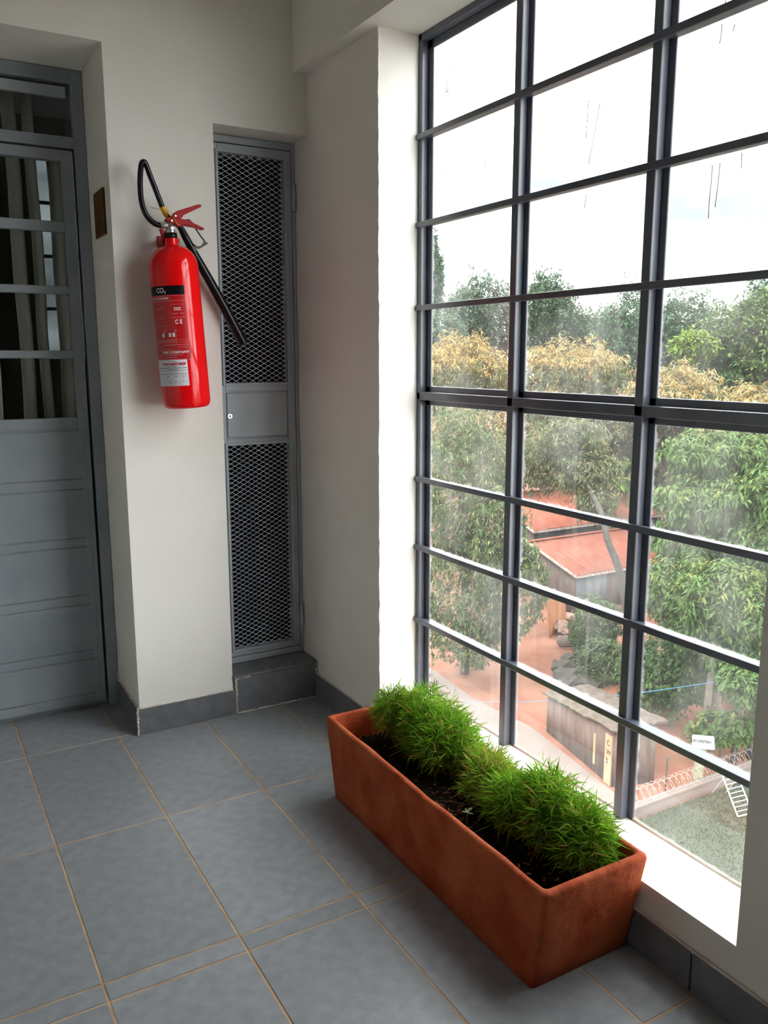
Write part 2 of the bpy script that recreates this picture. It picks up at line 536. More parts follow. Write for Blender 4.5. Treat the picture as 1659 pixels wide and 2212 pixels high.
T = 0.010
skirting('baseboard_back', [(XJ - T, 0.9945, YB - T, YB, 0, HB), (0.9985, XW - 0.002, YB - T, 2.842, 0, 0.135)],
         [((XJ - T, YB - T, 0.0), (XJ - T, YB - T, HB)), ((XJ, YB - 0.003, HB), (XC, YB - 0.003, HB)),
          ((0.9965, YB - 0.008, 0), (0.9965, YB - 0.008, 0.136)), ((0.99, YB - 0.008, 0.137), (1.05, YB - 0.009, 0.137)),
          ((XC + 0.01, YB - 0.005, HB), (XC + 0.012, YB - 0.006, 0.140)),
          ((XW - 0.006, YB - 0.009, 0.0), (XW - 0.006, YB - 0.009, 0.140)), ((1.0, YB - 0.009, 0.001), (XW, YB - 0.009, 0.001))])
tag(MB().box(XC + 0.002, XW - 0.002, YB - T - 0.002, 2.99, 0.137, 0.147).build('trim_1', M['skirt'], bevel=0.0015), kind='structure')
skirting('baseboard_jamb', [(XJ - T, XJ, YB + 0.001, 3.138, 0, HB)],
         [((XJ - 0.003, YB, HB), (XJ - 0.003, 3.138, HB + 0.003)), ((XJ - 0.004, 3.13, HB), (XJ - 0.004, 3.139, HB + 0.03))])
skirting('baseboard_right', [(XW - T, XW, 2.222, YB - T - 0.001, 0, HB), (XW - T, XW, 1.620, 2.218, 0, HB),
                             (XW - T, XW, 1.020, 1.616, 0, HB), (XW - T, XW, 0.42, 1.016, 0, HB),
                             (XW - T, XW, -0.18, 0.416, 0, HB), (XW - T, XW, -0.78, -0.184, 0, HB)],
         [((XW - 0.003, YB - T, HB), (XW - 0.003, -0.78, HB))])

# plaster repair ridge on the window reveal corner
rid = MB()
for _ in range(1):
    pp, rr = [], []
    for k in range(90):
        z = 0.2 + k * (2.04 / 89)
        pp.append((XW + 0.0005 + random.uniform(-0.001, 0.002), YR + random.uniform(-0.0005, 0.002), z))
        rr.append(random.uniform(0.001, 0.0035))
    rid.tube(pp, rr, 6)
tag(rid.build('trim_2', M['plaster']), kind='structure')

# room behind the door and the duct shaft
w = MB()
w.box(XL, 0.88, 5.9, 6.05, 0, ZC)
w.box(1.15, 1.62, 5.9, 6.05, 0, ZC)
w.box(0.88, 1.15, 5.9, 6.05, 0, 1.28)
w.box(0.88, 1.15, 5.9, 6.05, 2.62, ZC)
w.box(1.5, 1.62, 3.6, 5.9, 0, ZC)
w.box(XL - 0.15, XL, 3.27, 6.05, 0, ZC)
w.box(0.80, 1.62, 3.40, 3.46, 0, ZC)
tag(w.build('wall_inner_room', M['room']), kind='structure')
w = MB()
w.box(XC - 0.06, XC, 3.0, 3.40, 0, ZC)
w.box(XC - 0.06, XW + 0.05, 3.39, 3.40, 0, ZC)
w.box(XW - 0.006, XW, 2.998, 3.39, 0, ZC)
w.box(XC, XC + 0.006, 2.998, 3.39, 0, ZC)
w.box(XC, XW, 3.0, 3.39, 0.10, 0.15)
tag(w.build('wall_duct', M['void']), kind='structure')  # dark lining added so the shaft reads as unlit
iw = tag(empty('window_2', (0, 5.97, 0)), kind='structure')
for x in (0.89, 1.02, 1.14):
    MB().box(x - 0.012, x + 0.012, -0.012, 0.012, 1.28, 2.62).build('mullion', M['frame'], iw)
for z in (1.29, 1.62, 1.95, 2.28, 2.61):
    MB().box(0.88, 1.15, -0.014, 0.010, z - 0.01, z + 0.01).build('glazing_bar', M['frame'], iw)
MB().box(0.88, 1.15, 0.012, 0.016, 1.28, 2.62).build('pane', M['tint'], iw)


# ------------------------------------------------------------------ big window
def build_window(name, dy):
    root = tag(empty(name, (0, dy, 0)), kind='structure')
    y0, y1, z0, z1 = YP - 0.001, YR + 0.001, ZS - 0.001, ZH + 0.001
    F = M['frame']
    fx0, fx1, gx = 1.470, 1.494, 1.500

    def prof(nm, a, b):                              # raised web with a thin flange behind it
        MB().box(*a).box(*b).build(nm, F, root, bevel=0.0025)
    prof('jamb', (fx0, fx1, y1 - 0.020, y1, z0, z1), (fx1, gx, y1 - 0.045, y1, z0, z1))
    prof('jamb', (fx0, fx1, y0, y0 + 0.020, z0, z1), (fx1, gx, y0, y0 + 0.045, z0, z1))
    prof('head_rail', (fx0, fx1, y0, y1, z1 - 0.020, z1), (fx1, gx, y0, y1, z1 - 0.045, z1))
    MB().box(fx1, gx, y0, y1, z0, z0 + 0.008).build('sill_putty', M['bead'], root, bevel=0.002)
    prof('transom', (fx0, fx1, y0, y1, 1.167, 1.193), (fx1, gx, y0, y1, 1.150, 1.211))
    for ym in (1.853, 1.384):
        prof('mullion', (fx0, fx1, ym - 0.013, ym + 0.013, z0, z1), (fx1, gx, ym - 0.031, ym + 0.031, z0, z1))
    for zb in (1.968, 1.709, 1.457, 0.909, 0.678, 0.427):
        MB().box(1.462, 1.4745, y0, y1, zb - 0.0085, zb + 0.0085).build('glazing_bar', F, root, bevel=0.0018)
        MB().box(1.4745, gx, y0, y1, zb - 0.004, zb + 0.004).build('bar_web', F, root)
    cols = [(0.971, 1.353), (1.415, 1.822), (1.884, 2.289)]
    rows = [(1.973, 2.214), (1.714, 1.963), (1.462, 1.704), (1.212, 1.452),
            (0.914, 1.149), (0.683, 0.904), (0.432, 0.673), (0.172, 0.422)]
    panes = {}
    for ci, (a, b) in enumerate(cols):
        for ri, (c, d) in enumerate(rows):
            p = MB().box(1.5000, 1.5030, a - 0.004, b + 0.004, c - 0.003, d + 0.003).build('pane', M['glass'], root)
            panes[(ci, ri)] = p
    return root, panes


win1, panes = build_window('window_1', 0)

# dried drips of paint on the upper panes (col, row, y, z top, length, lean)
for ci, ri, y, zt, ln, lean in [(2, 0, 2.228, 2.150, .075, 0), (2, 0, 2.219, 2.140, .066, 0), (2, 0, 2.209, 2.146, .085, .006),
                                (2, 0, 2.236, 2.17, .012, 0), (2, 1, 2.245, 1.86, .035, .002), (2, 1, 2.03, 1.86, .028, -.008),
                                (1, 1, 1.617, 1.905, .085, .004), (1, 1, 1.578, 1.890, .13, .030), (1, 2, 1.612, 1.69, .03, .004),
                                (0, 1, 1.213, 1.945, .010, .003), (0, 1, 1.243, 1.955, .035, .003), (0, 0, 1.236, 2.03, .055, .004),
                                (0, 0, 1.215, 2.045, .07, .01), (0, 2, 1.245, 1.69, .105, .001), (0, 2, 1.225, 1.69, .085, .006),
                                (0, 2, 1.175, 1.70, .03, 0)]:
    d = MB()
    n = 6
    pp = [(1.4985, y + lean * k / n + random.uniform(-.0008, .0008), zt - ln * k / n) for k in range(n + 1)]
    d.tube(pp, [0.0012] * n + [0.0016], 6)
    d.build('paint_drip', M['steel'], panes[(ci, ri)])

# ------------------------------------------------------------------ panelled steel door
door = tag(empty('door_1', (0, 3.14, 0)), kind='structure')
S = M['steel']
MB().box(XJ - 0.040, XJ - 0.001, 0, 0.045, 0.0, 2.248).build('frame_post', S, door, bevel=0.002)
MB().box(DL + 0.001, DL + 0.040, 0, 0.045, 0.0, 2.248).build('frame_post', S, door, bevel=0.002)
MB().box(DL + 0.04, XJ - 0.04, 0, 0.045, 2.205, 2.248).build('frame_head', S, door, bevel=0.002)
MB().box(DL + 0.04, XJ - 0.04, 0, 0.045, 1.998, 2.035).build('frame_transom', S, door, bevel=0.002)
MB().box(DL + 0.04, XJ - 0.055, 0.012, 0.03, 2.160, 2.195).build('transom_rail', M['steel_light'], door, bevel=0.002)
MB().box(DL + 0.04, XJ - 0.04, 0.026, 0.030, 2.035, 2.205).build('transom_pane', M['dglass'], door)
MB().box(DL + 0.001, XJ - 0.001, 0.03, 0.10, -0.002, 0.018).build('light_leak_stop', M['steel'], door, bevel=0.002)  # dark bar added to stop light leaking under the door leaf
lx0, lx1, lz0, lz1 = DL + 0.044, 0.593, 0.022, 1.992
leaf = empty('door_leaf'); leaf.parent = door
MB().box(0.556, lx1, 0.004, 0.04, lz0, lz1).build('stile', S, leaf, bevel=0.002)
MB().box(lx0, lx0 + 0.042, 0.004, 0.04, lz0, lz1).build('stile', S, leaf, bevel=0.002)
MB().box(lx0 + 0.042, 0.556, 0.004, 0.04, 1.957, lz1).build('rail', S, leaf, bevel=0.002)
for a, b in ((1.725, 1.760), (1.519, 1.546), (1.301, 1.328)):
    MB().box(lx0 + 0.042, 0.556, 0.002, 0.03, a, b).build('glazing_bar', S, leaf, bevel=0.004)
MB().box(lx0 + 0.042, 0.556, 0.004, 0.04, 1.055, 1.094).build('rail', S, leaf, bevel=0.002)
for a, b in ((1.762, 1.957), (1.546, 1.725), (1.328, 1.519), (1.094, 1.301)):
    MB().box(lx0 + 0.04, 0.558, 0.022, 0.026, a - .002, b + .002).build('pane', M['dglass'], leaf)
MB().box(lx0 + 0.03, 0.585, 0.0085, 0.030, lz0, 1.06).build('backing_sheet', S, leaf)
for a, b in ((0.876, 1.048), (0.660, 0.836), (0.444, 0.624), (0.231, 0.406), (0.060, 0.194)):
    MB().box(lx0 + 0.052, 0.578, 0.003, 0.020, a, b).build('panel', S, leaf, bevel=0.004)
for a, b in ((0.839, 0.873), (0.627, 0.657), (0.409, 0.441), (0.197, 0.228), (lz0, 0.057)):
    MB().box(lx0 + 0.042, 0.575, 0.0045, 0.020, a, b).build('rail', S, leaf, bevel=0.002)

# curtain hanging behind the door glass: folds with gaps between them
cur = tag(empty('curtain', (0, 3.29, 0)), 'grey drape in separate folds hanging behind the door glass', 'curtain')


def fold(x0, x1, z0=0.9, z1=2.22):
    n = max(6, int((x1 - x0) / 0.006))
    vs_, fs = [], []
    for iz in range(9):
        z = z0 + (z1 - z0) * iz / 8
        for k in range(n + 1):
            t_ = k / n
            x = x0 + (x1 - x0) * t_ + 0.003 * math.sin(iz * 1.7 + x0 * 40)
            y = 0.016 * math.sin(t_ * math.pi * 2 * max(1, (x1 - x0) / 0.05)) + 0.004 * math.sin(iz)
            vs_.append((x, y, z))
    for iz in range(8):
        for k in range(n):
            a = iz * (n + 1) + k
            fs.append((a, a + 1, a + n + 2, a + n + 1))
    o = MB().add(vs_, fs, True).build('fold', M['curtain'], cur)
    sd = o.modifiers.new('cloth', 'SOLIDIFY'); sd.thickness = 0.003


for a, b in ((-0.28, -0.12), (-0.09, 0.05), (0.09, 0.21), (0.24, 0.33), (0.402, 0.446), (0.467, 0.502)):
    fold(a, b)
fold(0.536, 0.60, 0.9, 2.03)
MB().tube([(-0.30, 0.0, 2.215), (0.62, 0.0, 2.215)], 0.008, 8).build('curtain_rail', M['steel'], cur)

# brown plaque on the jamb
pq = tag(empty('wall_plaque', (XJ, 2.973, 1.768)), 'small brown rectangular plaque on the white jamb beside the steel door', 'plaque')
MB().box(-0.007, 0, -0.072, 0.072, -0.072, 0.072).build('plate', M['brass'], pq, bevel=0.0015)
MB().box(-0.0078, -0.006, -0.016, 0.016, -0.045, 0.040).build('raised_emblem', M['brass'], pq)

# ------------------------------------------------------------------ duct cupboard with expanded-metal door
cab = tag(empty('door_2', (0, 2.945, 0)), kind='structure')
SL = M['steel_light']
cx0, cx1 = XC + 0.001, XW - 0.001
for a, b in ((cx0, cx0 + 0.026), (cx1 - 0.014, cx1)):
    MB().box(a, b, 0, 0.05, 0.148, 2.058).build('frame_post', SL, cab, bevel=0.002)
MB().box(cx0 + .026, cx1 - .014, 0, 0.05, 2.034, 2.058).build('frame_head', SL, cab, bevel=0.002)
MB().box(cx0 + .026, cx1 - .014, 0, 0.05, 0.148, 0.172).build('frame_sill', SL, cab, bevel=0.002)
cl_ = empty('door_leaf'); cl_.parent = cab
a0, a1 = cx0 + 0.029, cx1 - 0.017
MB().box(a0, 1.036, -0.004, 0.03, 0.176, 2.030).build('stile', SL, cl_, bevel=0.002)
MB().box(1.280, a1, -0.004, 0.03, 0.176, 2.030).build('stile', SL, cl_, bevel=0.002)
for a, b in ((2.000, 2.030), (1.183, 1.212), (0.985, 1.008), (0.176, 0.204)):
    MB().box(1.036, 1.280, -0.004, 0.03, a, b).build('rail', SL, cl_, bevel=0.002)
for a, b in ((1.212, 2.000), (0.204, 0.985)):          # raised stop beads round the mesh
    for q in ((1.027, 1.036, a - .009, b + .009), (1.280, 1.289, a - .009, b + .009)):
        MB().box(q[0], q[1], -0.010, -0.003, q[2], q[3]).build('mesh_bead', SL, cl_, bevel=0.0015)
    for q in ((a - .009, a), (b, b + .009)):
        MB().box(1.036, 1.280, -0.010, -0.003, q[0], q[1]).build('mesh_bead', SL, cl_, bevel=0.0015)
MB().box(1.036, 1.280, 0.003, 0.025, 1.008, 1.183).build('backing_sheet', SL, cl_)
MB().box(1.040, 1.276, -0.003, 0.012, 1.014, 1.177).build('lock_panel', SL, cl_, bevel=0.003)
kh = MB().tube([(1.050, -0.0045, 1.093), (1.050, 0.002, 1.093)], 0.0085, 16).build('lock_escutcheon', M['chrome'], cl_)
MB().tube([(1.050, -0.0052, 1.093), (1.050, -0.004, 1.093)], 0.0035, 10).build('keyhole', M['void'], kh)
for z in (1.871, 0.300):
    MB().tube([(cx1 - 0.010, -0.008, z - 0.045), (cx1 - 0.010, -0.008, z + 0.045)], 0.008, 10).build('hinge', SL, cab)


def expanded(z0, z1, x0=1.034, x1=1.282):
    """diamond mesh: two crossing sets of strands clipped to the opening"""
    px_, pz_ = 0.0315, 0.0178
    sl = pz_ / px_
    b = MB()
    for sg in (1, -1):
        k0 = int(math.floor((z0 - (x1 - x0) * sl) / pz_)) - 1
        k1 = int(math.ceil((z1 + (x1 - x0) * sl) / pz_)) + 1
        for k in range(k0, k1):
            c = k * pz_
            za = lambda x: c + sg * (x - x0) * sl
            xa, xb = x0, x1
            zz0, zz1 = za(xa), za(xb)
            # clip to the opening
            ts = [0, 1]
            if zz1 != zz0:
                for zl in (z0, z1):
                    ts.append((zl - zz0) / (zz1 - zz0))
            ts = sorted(t_ for t_ in ts if 0 <= t_ <= 1)
            best = None
            for i in range(len(ts) - 1):
                mid = zz0 + (zz1 - zz0) * (ts[i] + ts[i + 1]) / 2
                if z0 <= mid <= z1 and ts[i + 1] - ts[i] > 1e-3:
                    best = (ts[i], ts[i + 1])
            if not best: continue
            p = [(xa + (xb - xa) * t_, 0.004 + 0.0005 * sg, zz0 + (zz1 - zz0) * t_) for t_ in best]
            b.bar(p[0], p[1], 0.0016, 0.0020, (0, 0, 1))
    return b.build('expanded_mesh', M['mesh'], cl_, fixn=False)


expanded(1.210, 2.002)
expanded(0.202, 0.987)
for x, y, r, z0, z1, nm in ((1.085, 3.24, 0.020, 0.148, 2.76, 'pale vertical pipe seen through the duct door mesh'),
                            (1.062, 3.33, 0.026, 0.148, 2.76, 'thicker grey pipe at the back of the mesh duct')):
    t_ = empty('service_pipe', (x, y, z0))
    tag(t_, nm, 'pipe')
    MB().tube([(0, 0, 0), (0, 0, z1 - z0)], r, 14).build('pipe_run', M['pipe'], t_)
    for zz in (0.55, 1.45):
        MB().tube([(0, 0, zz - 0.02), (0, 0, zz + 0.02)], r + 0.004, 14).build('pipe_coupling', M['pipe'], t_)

# ------------------------------------------------------------------ fire extinguisher
ext = tag(empty('fire_extinguisher', (0.8295, 2.73, 1.142)),
          'red carbon dioxide fire extinguisher with black hose hung on the white wall', 'extinguisher')
ext.rotation_euler = (0, math.radians(-3.2), 0)
RC = 0.0765
prof = [(0.0, 0.006), (0.050, 0.006), (0.058, 0.0), (0.067, 0.0015), (0.073, 0.008), (RC, 0.020), (RC, 0.440)]
for k in range(1, 11):
    a = math.pi / 2 * k / 10
    prof.append((0.021 + (RC - 0.021) * math.cos(a) ** 1.0, 0.440 + 0.068 * math.sin(a)))
prof += [(0.0205, 0.513), (0.0195, 0.522), (0.0195, 0.534)]
cyl = MB().lathe(prof, 64).build('cylinder', M['red'], ext)
MB().lathe([(0, 0.531), (0.0205, 0.531), (0.0205, 0.547), (0.0, 0.547)], 32).build('neck_collar', M['black'], ext)
MB().lathe([(0, 0.546), (0.014, 0.546), (0.0165, 0.549), (0.0165, 0.556), (0.0125, 0.559), (0.0125, 0.590), (0, 0.590)], 6).build('valve_body', M['chrome'], ext)
MB().tube([(-0.008, 0, 0.572), (-0.020, 0, 0.5715), (-0.030, 0, 0.571)], [0.0105, 0.0105, 0.0085], 12).build('hose_coupling', M['chrome'], ext)
MB().tube([(0.002, -0.012, 0.560), (0.002, -0.021, 0.560)], [0.007, 0.006], 6).build('burst_disc', M['chrome'], ext)
lev = [(0.006, 0.5905), (0.0123, 0.6053), (0.0248, 0.6136), (0.095, 0.6352), (0.1045, 0.6352), (0.1069, 0.6315), (0.1037, 0.6272),
       (0.0461, 0.6018), (0.0365, 0.5905)]
MB().prism_xz(lev, -0.011, 0.011).build('squeeze_lever', M['redpl'], ext, bevel=0.0025)
hnd = [(-0.0135, 0.5885), (-0.0060, 0.5945), (0.0106, 0.5930), (0.0365, 0.5900), (0.0593, 0.5872), (0.0778, 0.5766), (0.1075, 0.5632),
       (0.1081, 0.5588), (0.1038, 0.5578), (0.0802, 0.5654), (0.0415, 0.5726), (0.0271, 0.5654), (0.0096, 0.5754), (-0.0115, 0.5820)]
MB().prism_xz(hnd, -0.013, 0.013).build('carry_handle', M['redpl'], ext, bevel=0.0025)
MB().tube([(0.004, -0.016, 0.583), (0.004, 0.016, 0.583)], 0.0035, 8).build('safety_pin', M['chrome'], ext)
MB().tube([(0.018, -0.0145, 0.598), (0.018, 0.0145, 0.598)], 0.003, 8).build('lever_pivot', M['chrome'], ext)


def smooth_path(p, n=5):
    pts = [Vector(q) for q in p]
    out = []
    for i in range(len(pts) - 1):
        p0, p1, p2, p3 = pts[max(i - 1, 0)], pts[i], pts[i + 1], pts[min(i + 2, len(pts) - 1)]
        for k in range(n):
            t_ = k / n
            out.append(0.5 * ((2 * p1) + (-p0 + p2) * t_ + (2 * p0 - 5 * p1 + 4 * p2 - p3) * t_ ** 2 + (-p0 + 3 * p1 - 3 * p2 + p3) * t_ ** 3))
    return out + [pts[-1]]


hose = [(-0.0257, 0, 0.5705), (-0.0445, 0, 0.5744), (-0.0646, 0, 0.5915), (-0.0763, 0, 0.6152), (-0.0805, 0.002, 0.6475),
        (-0.0780, 0.006, 0.6914), (-0.0715, 0.012, 0.7281), (-0.0640, 0.017, 0.7530), (-0.0560, 0.020, 0.7600),
        (-0.0490, 0.022, 0.7520), (-0.0384, 0.025, 0.7193), (-0.0263, 0.028, 0.6845), (-0.0169, 0.031, 0.657), (-0.0073, 0.034, 0.6304),
        (0.010, 0.040, 0.600), (0.035, 0.050, 0.585), (0.0497, 0.056, 0.572)]
MB().tube(smooth_path(hose), 0.0086, 12).build('hose', M['black'], ext)
MB().tube([(-0.0075, 0.033, 0.632), (0.0010, 0.036, 0.612)], 0.0098, 14).tube([(0.0010, 0.036, 0.612), (0.0065, 0.038, 0.600)], [0.0098, 0.0068], 14).build('hose_sleeve', M['yellow'], ext)
MB().tube(smooth_path([(-0.045, 0.03, 0.628), (-0.02, 0.0, 0.616), (0.0, -0.008, 0.613), (0.010, -0.014, 0.597), (0.018, -0.016, 0.575), (0.028, -0.013, 0.570)]), 0.0009, 6).build('seal_cord', M['yellow'], ext)
horn = MB().tube([(0.0470, 0.056, 0.582), (0.0685, 0.058, 0.5370), (0.0884, 0.060, 0.497), (0.120, 0.062, 0.4350), (0.1749, 0.062, 0.3247), (0.2330, 0.062, 0.2010), (0.2358, 0.062, 0.1951)],
                 [0.0095, 0.0125, 0.0130, 0.0150, 0.0170, 0.0185, 0.0175], 20).build('discharge_horn', M['black'], ext)
MB().tube(smooth_path([(0.0600, 0.050, 0.578), (0.0647, 0.050, 0.5905), (0.0789, 0.050, 0.5955), (0.0893, 0.050, 0.5859), (0.0994, 0.050, 0.5693), (0.1151, 0.050, 0.5444),
                       (0.1243, 0.050, 0.5309), (0.1175, 0.050, 0.5162), (0.1052, 0.050, 0.5109), (0.0944, 0.052, 0.5145), (0.0852, 0.055, 0.5230)]), 0.0026, 8).build('horn_grip', M['black'], horn)
MB().prism_xz([(0.1243, 0.5335), (0.1370, 0.5222), (0.1049, 0.5050), (0.0960, 0.5090), (0.0925, 0.4950), (0.0830, 0.5150), (0.0944, 0.5150), (0.1052, 0.5109), (0.1175, 0.5162)], 0.047, 0.053).build('grip_web', M['black'], horn)
br = [(-0.0323, 0.5607), (-0.0242, 0.5622), (-0.0102, 0.5434), (-0.0122, 0.5225), (-0.0265, 0.5373)]
bo = MB().prism_xz(br, 0.000, 0.012).box(-0.030, 0.030, 0.010, 0.018, 0.520, 0.532).box(-0.02, 0.02, 0.016, 0.0985, 0.515, 0.535).box(-0.016, 0.016, 0.0940, 0.0985, 0.46, 0.55)
bo.build('wall_bracket', M['redpl'], ext, bevel=0.001)


def arc_patch(az0, az1, z0, z1, rr, n=24):
    vs_, fs = [], []
    for k in range(n + 1):
        a = math.radians(az0 + (az1 - az0) * k / n)
        for z in (z0, z1):
            vs_.append((rr * math.sin(a), -rr * math.cos(a), z))
    for k in range(n):
        fs.append((2 * k, 2 * k + 2, 2 * k + 3, 2 * k + 1))
    return vs_, fs


def text_mesh(txt, size, offset=0.0):
    cu = bpy.data.curves.new('text_tmp', 'FONT')
    cu.body = txt; cu.size = size; cu.offset = offset
    o = bpy.data.objects.new('text_tmp', cu)
    col.objects.link(o)
    dg = bpy.context.evaluated_depsgraph_get(); dg.update()
    me = bpy.data.meshes.new_from_object(o.evaluated_get(dg))
    bpy.data.objects.remove(o); bpy.data.curves.remove(cu)
    return me


def cyl_text(name, parts, mt, parent, rr):
    """parts: (text, size, azimuth start deg, z, squeeze)"""
    for txt, size, az, z, sq, off in parts:
        b = MB()
        me = text_mesh(txt, size, off)
        vs_ = []
        for v in me.vertices:
            a = math.radians(az) + v.co.x * sq / RC
            vs_.append((rr * math.sin(a), -rr * math.cos(a), z + v.co.y))
        b.add(vs_, [tuple(p.vertices) for p in me.polygons])
        bpy.data.meshes.remove(me)
        b.build(name, mt, parent, fixn=False)


lab = MB().add(*arc_patch(-150, 3.5, 0.157, 0.354, RC + 0.0004), True).build('instruction_label', M['labelred'], ext)
band = MB().add(*arc_patch(-150, 2.5, 0.3555, 0.3835, RC + 0.0005), True).build('black_band', M['blackband'], ext)
cyl_text('band_lettering', [('CO', 0.0205, -67, 0.3635, 0.9, 0.0004), ('2', 0.0110, -45.0, 0.3605, 0.9, 0.0004)], M['white'], band, RC + 0.0009)
b = MB()
for z0, az0, az1, th in ((0.3535, -150, 3.0, .0007), (0.337, -150, 3.0, .0007), (0.2185, -150, 3.0, .0007), (0.2105, -150, 3.0, .0007),
                         (0.1575, -150, 3.0, .0007), (0.3265, -33, -3, .0006), (0.286, -33, -2, .0010), (0.1870, -140, -20, .0005),
                         (0.171, -120, -15, .0011), (0.1635, -120, -28, .0009), (0.197, -26, 0, .0006), (0.193, -26, 0, .0005), (0.2025, -60, 0, .0012),
                         (0.3155, -75, -52, .0006), (0.313, -75, -58, .0005), (0.288, -72, -56, .0006),
                         (0.2855, -72, -50, .0005), (0.2615, -70, -46, .0006), (0.2145, -110, -28, .0010), (0.2980, -33, -18, .0014), (0.2980, -13, -4, .0014),
                         (0.191, -75, -45, .0006), (0.1995, -90, -66, .0006)):
    b.add(*arc_patch(az0, az1, z0, z0 + th, RC + 0.0008))
for z0, z1, az in ((0.1575, 0.2105, 3.0), (0.2185, 0.3535, 3.0), (0.205, 0.245, -27)):
    b.add(*arc_patch(az, az + 0.45, z0, z1, RC + 0.0008))
b.build('label_rules', M['pinkprint'], lab, fixn=False)
cyl_text('label_lettering', [('FIRE EXTINGUISHER', 0.0082, -88, 0.3430, 0.95, 0.0002), ('COC', 0.0125, -26, 0.3085, 0.78, 0.00045),
                             ('C', 0.0175, -26, 0.2675, 0.8, 0.0006), ('E', 0.0175, -15, 0.2675, 0.8, 0.0006),
                             ('1', 0.010, -79, 0.309, 0.9, 0.0), ('2', 0.010, -78, 0.282, 0.9, 0.0), ('3', 0.010, -76, 0.256, 0.9, 0.0),
                             ('FIRE COMPANY', 0.0100, -67, 0.1765, 1.28, 0.0003)], M['white'], lab, RC + 0.0009)
b = MB()
for az, z0 in ((-62, 0.2275), (-44, 0.2275), (-35, 0.2275)):
    b.add(*arc_patch(az, az + 6, z0, z0 + 0.0125, RC + 0.0009))
for az in (-60, -35):
    for k in range(10):
        t0, t1 = 2 * math.pi * k / 10, 2 * math.pi * (k + 1) / 10
        vs_ = []
        for t_, r_ in ((t0, .0040), (t1, .0040), (t1, .0034), (t0, .0034)):
            a = math.radians(az + 8) + r_ * math.cos(t_) / RC
            vs_.append(((RC + .0009) * math.sin(a), -(RC + .0009) * math.cos(a), 0.2465 + r_ * math.sin(t_)))
        b.add(vs_, [(0, 1, 2, 3)])
b.build('label_pictograms', M['white'], lab, fixn=False)
pap = MB().add(*arc_patch(-105, -7.0, 0.0745, 0.1565, RC + 0.0007), True).build('service_label', M['paper'], ext)
cyl_text('shop_lettering', [('SAFETY SHOP', 0.0112, -48, 0.1395, 0.72, 0.0006)], M['crimson'], pap, RC + 0.0012)
b = MB()
for az0, az1, z, th in ((-70, -50, 0.1400, .0072),):
    k = az0
    while k < az1:
        b.add(*arc_patch(k, k + 2.2, z, z + th, RC + 0.0012, 3)); k += 3.0
b.build('shop_name_smudge', M['crimson'], pap, fixn=False)
b = MB()
for z, az0, az1, th in ((0.1515, -55, -32, .0014), (0.1345, -62, -32, .0018), (0.1300, -90, -9, .0022), (0.1255, -60, -30, .0020),
                        (0.1228, -95, -9, .0012), (0.1180, -56, -28, .0013), (0.1120, -90, -9, .0017), (0.1035, -39, -31, .0018), (0.1035, -24, -14, .0018),
                        (0.1035, -62, -52, .0018)):
    b.add(*arc_patch(az0, az1, z, z + th, RC + 0.0012))
b.build('small_print', M['greyprint'], pap, fixn=False)
b = MB()
for z in (0.1085, 0.0985, 0.0890, 0.0830, 0.0775):
    b.add(*arc_patch(-95, -10, z, z + .0004, RC + 0.0012))
for az in (-70, -45, -27, -10.5):
    b.add(*arc_patch(az, az + .35, 0.0775, 0.1085, RC + 0.0012, 2))
for az, z in ((-55, .083), (-40, .0835), (-21, .085)):
    for q in range(4):
        b.add(*arc_patch(az + q * 1.2, az + q * 1.2 + .5, z + (q % 2) * .003, z + .006 + (q % 3) * .003, RC + 0.0012, 2))
b.build('service_table', M['greyprint'], pap, fixn=False)


